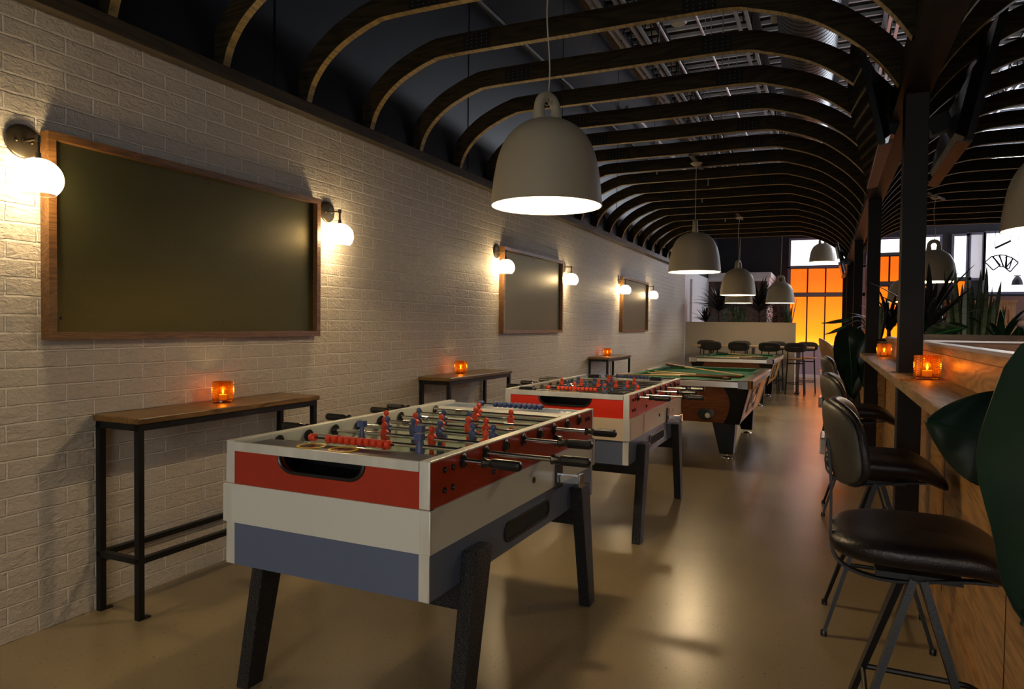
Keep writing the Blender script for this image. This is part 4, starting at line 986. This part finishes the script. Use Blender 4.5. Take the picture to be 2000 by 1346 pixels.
# ------------------------------------------------------------------ plants
def blade(b, base, az, lean, L, W_, droop=.5, n=8, fold=.25, taper=1.0):
    base = Vector(base); h = Vector((math.cos(az), math.sin(az), 0)); side = Vector((-math.sin(az), math.cos(az), 0))
    p = base.copy(); ang = lean; pts = []
    for i in range(n+1):
        f = i/n; w_ = W_*(math.sin(PI*min(1, (f*.82+.18)))**.7 if taper else 1)*.5; w_ = max(w_, .0008) if i < n else .0006
        d = h*math.sin(ang)+Vector((0, 0, 1))*math.cos(ang); nrm = d.cross(side)
        pts.append((p-side*w_+nrm*(-fold*w_), p.copy(), p+side*w_+nrm*(-fold*w_), nrm*.0012))
        p = p+d*(L/n); ang += droop/n
    vs = []; 
    for a, c_, e_, nn in pts: vs += [a+nn, c_+nn, e_+nn, a-nn, c_-nn, e_-nn]
    fs = []
    for i in range(n):
        o, q = i*6, (i+1)*6
        fs += [(o, o+1, q+1, q), (o+1, o+2, q+2, q+1), (o+3, q+3, q+4, o+4), (o+4, q+4, q+5, o+5), (o, q, q+3, o+3), (o+2, o+5, q+5, q+2)]
    fs += [(0, 3, 4, 1), (1, 4, 5, 2)]
    b.add(vs, fs, True)
def dracaena(x, y, z, h, L, n, lb, grp, m='leaf_dark', name='dracaena_plant', W_=.048, stem=True, droop=1.1):
    t = empty(name, (x, y, z), random.random()*6, lb, 'plant', grp); b = MB()
    for i in range(n): blade(b, (0, 0, h+random.uniform(-.04, .04)), i*2.4, random.uniform(.1, 1.15), L*random.uniform(.7, 1.05), W_, random.uniform(.3, droop))
    b.build('foliage', m, t)
    if stem and h > .05: MB().tube([(0, 0, 0), (.01, 0, h)], [.02, .014], 8).build('stem', 'bark', t)
    return t
def snake(x, y, z, n, H, lb, grp, spread=.10):
    t = empty('snake_plant', (x, y, z), random.random()*6, lb, 'plant', grp); b = MB()
    for i in range(n):
        a = random.random()*6.28; r_ = spread*random.random(); blade(b, (r_*math.cos(a), r_*math.sin(a), 0), a, random.uniform(.02, .18), H*random.uniform(.6, 1.05), .055, random.uniform(-.05, .12), 8, .5, 1)
    b.build('foliage', 'snake', t); return t
def bushy(x, y, z, r_, h, lb, m='leaf_mid'):
    t = empty('bushy_plant', (x, y, z), 0, lb, 'plant', 'plants in the white planter'); b = MB()
    for i in range(420):
        a = random.random()*6.28; q = r_*math.sqrt(random.random()); zz = h*random.random(); q *= 1-.4*abs(zz/h-.5)
        blade(b, (q*math.cos(a), q*math.sin(a), zz), a+random.uniform(-1, 1), random.uniform(.3, 1.6), .07, .02, .6, 2)
    b.build('foliage', m, t); MB().tube([(0, 0, 0), (0, 0, h*.7)], .012, 6).build('stem', 'bark', t); return t
G = 'plants in the white planter'
dracaena(-2.56, 16.32, 1.34, .08, .42, 30, 'spiky dark plant at the brick wall end of the white planter', G)
dracaena(-2.28, 16.32, 1.34, .36, .66, 80, 'large spiky dracaena left of the pendants in the white planter', G)
bushy(-1.98, 16.34, 1.34, .26, .62, 'bushy bright green plant in the middle of the white planter')
snake(-1.78, 16.30, 1.34, 12, .55, 'short snake plant in the middle of the white planter', G)
dracaena(-1.42, 16.28, 1.34, .34, .86, 80, 'tallest spiky dracaena between the pendants in the white planter', G)
bushy(-1.10, 16.36, 1.34, .24, .55, 'dark bushy plant near the free end of the white planter', 'leaf_dark')
snake(-.84, 16.30, 1.34, 14, .60, 'snake plant at the free end of the white planter', G)
G = 'plants on the booth side'
snake(.46, 8.5, 1.20, 9, .5, 'mottled snake plant between the first two columns', G, .12)
dracaena(.72, 6.45, 1.18, .16, .52, 26, 'spiky dracaena fanning out behind the front column', G, W_=.05, droop=.5)
dracaena(.62, 9.1, 1.20, .10, .5, 30, 'dark spiky plant seen between the two nearest columns', G, W_=.04)
snake(.90, 6.50, 1.18, 9, .50, 'snake plant in the booth planter nearest the front column', G)
snake(1.00, 6.45, 1.18, 12, .66, 'tallest clump of snake plant in the booth planter', G)
snake(1.10, 6.50, 1.18, 9, .52, 'snake plant clump right of the tallest one in the booth planter', G)
dracaena(1.20, 6.45, 1.18, .02, .34, 14, 'low plant with arching dark blades in the booth planter', G, 'leaf', W_=.05, stem=False)
def heart_leaf(P, N, L, W_, cup=.15, n=14, m_=9):
    """broad heart shaped leaf; P base, N = (dir along midrib, side)"""
    b = MB(); d, s = [Vector(q).normalized() for q in N]; s = (s-d*s.dot(d)).normalized(); nn = d.cross(s); P = Vector(P); vs = []; rows = []
    for i in range(n+1):
        f = i/n; w_ = W_/2*(math.sin(PI*f**.62)**.75 if 0 < f < 1 else .02); row = []
        for k in range(-m_, m_+1):
            g = k/m_; x = L*(f-.10*(abs(g)**1.5)*(1-f)*1.8); z = cup*W_*(g*g)-.18*L*f*f+.045*W_*math.sin(f*15+2*g)*abs(g)
            row.append(P+d*x+s*(g*w_)+nn*z)
        rows.append(row)
    cols = 2*m_+1
    top = [p for r_ in rows for p in r_]; bot = [p-nn*.0016 for p in top]
    N_ = len(top); fs = []
    for i in range(n):
        for k in range(cols-1):
            a = i*cols+k; fs += [(a, a+1, a+cols+1, a+cols), (N_+a, N_+a+cols, N_+a+cols+1, N_+a+1)]
        fs += [(i*cols, (i+1)*cols, N_+(i+1)*cols, N_+i*cols), (i*cols+cols-1, N_+i*cols+cols-1, N_+(i+1)*cols+cols-1, (i+1)*cols+cols-1)]
    b.add(top+bot, fs, True)
    mid = [r_[m_]+nn*.001 for r_ in rows]
    return b, mid
def broadleaf(name, lb, leaves, root, grp=None, m='leaf_big'):
    t = empty(name, root, 0, lb, 'plant', grp); r0 = Vector(root)
    for (P, d, s, L, W_, cup) in leaves:
        b, mid = heart_leaf(Vector(P)-r0, (d, s), L, W_, cup); lf = b.build('leaf', m, t); MB().tube(mid, [.004]*len(mid), 6).build('midrib', 'leaf_mid' if m == 'leaf' else 'leaf', lf)
        p = Vector(P)-r0; MB().tube(catmull([(0, 0, 0), tuple(p*.5+Vector((0, 0, .12))), tuple(p)], 6), .006, 6).build('leaf_stalk', 'leaf', t)
    return t
t = broadleaf('monstera_plant', 'huge dark green leaves leaning past the bar end at the picture edge', [
    ((.352, 1.36, 1.235), (-.05, .02, -1), (1, .25, 0), .44, .27, .10),
    ((.325, 1.60, 1.085), (-.93, 0, .22), (.15, .1, 1), .155, .19, .12)], (.62, 1.35, .62), None)
MB().lathe([(.13, -.62), (.17, -.60), (.20, -.10), (.19, -.08), (.001, -.10)], 28).build('plant_pot', 'plastic', t)
broadleaf('monstera_plant', 'dark hanging leaves beside the end of the bar counter', [
    ((.17, 7.62, 1.22), (.12, -.05, -1), (1, .3, 0), .62, .34, .15),
    ((.30, 7.66, .98), (.30, -.05, -1), (1, .2, .2), .50, .15, .2),
    ((.16, 7.7, 1.40), (-.9, .1, -.25), (.1, .5, .8), .24, .05, .2), ((.14, 7.7, 1.33), (-.85, .1, -.5), (.1, .5, .8), .2, .05, .2)], (.42, 8.35, 1.2), None, 'leaf')
broadleaf('broad_leaf_plant', 'broad green leaves behind the front column in the booth planter', [((.74, 6.4, 1.26), (.6, -.3, .25), (.1, .5, .85), .24, .16, .2), ((.66, 6.4, 1.28), (-.3, -.2, .5), (.8, .1, .4), .22, .18, .2)], (.70, 6.5, 1.18), G, 'leaf')
broadleaf('broad_leaf_plant', 'glossy broad leaves with a pale flower at the picture edge', [((1.27, 6.4, 1.20), (-.7, -.5, .25), (.2, .3, .9), .20, .13, .15), ((1.34, 6.4, 1.22), (.5, -.6, .2), (.3, .3, .9), .22, .14, .15), ((1.32, 6.5, 1.2), (-.1, -.3, .8), (.9, 0, .1), .16, .10, .1)], (1.32, 6.5, 1.18), G, 'leaf')
o = MB().ball((0, 0, 0), .05, .045, .035).build('pale_flower', 'pinkwhite'); o.location = (1.33, 6.42, 1.36); tag(o, 'pale pink white bloom above the broad leaves at the picture edge', 'flower')
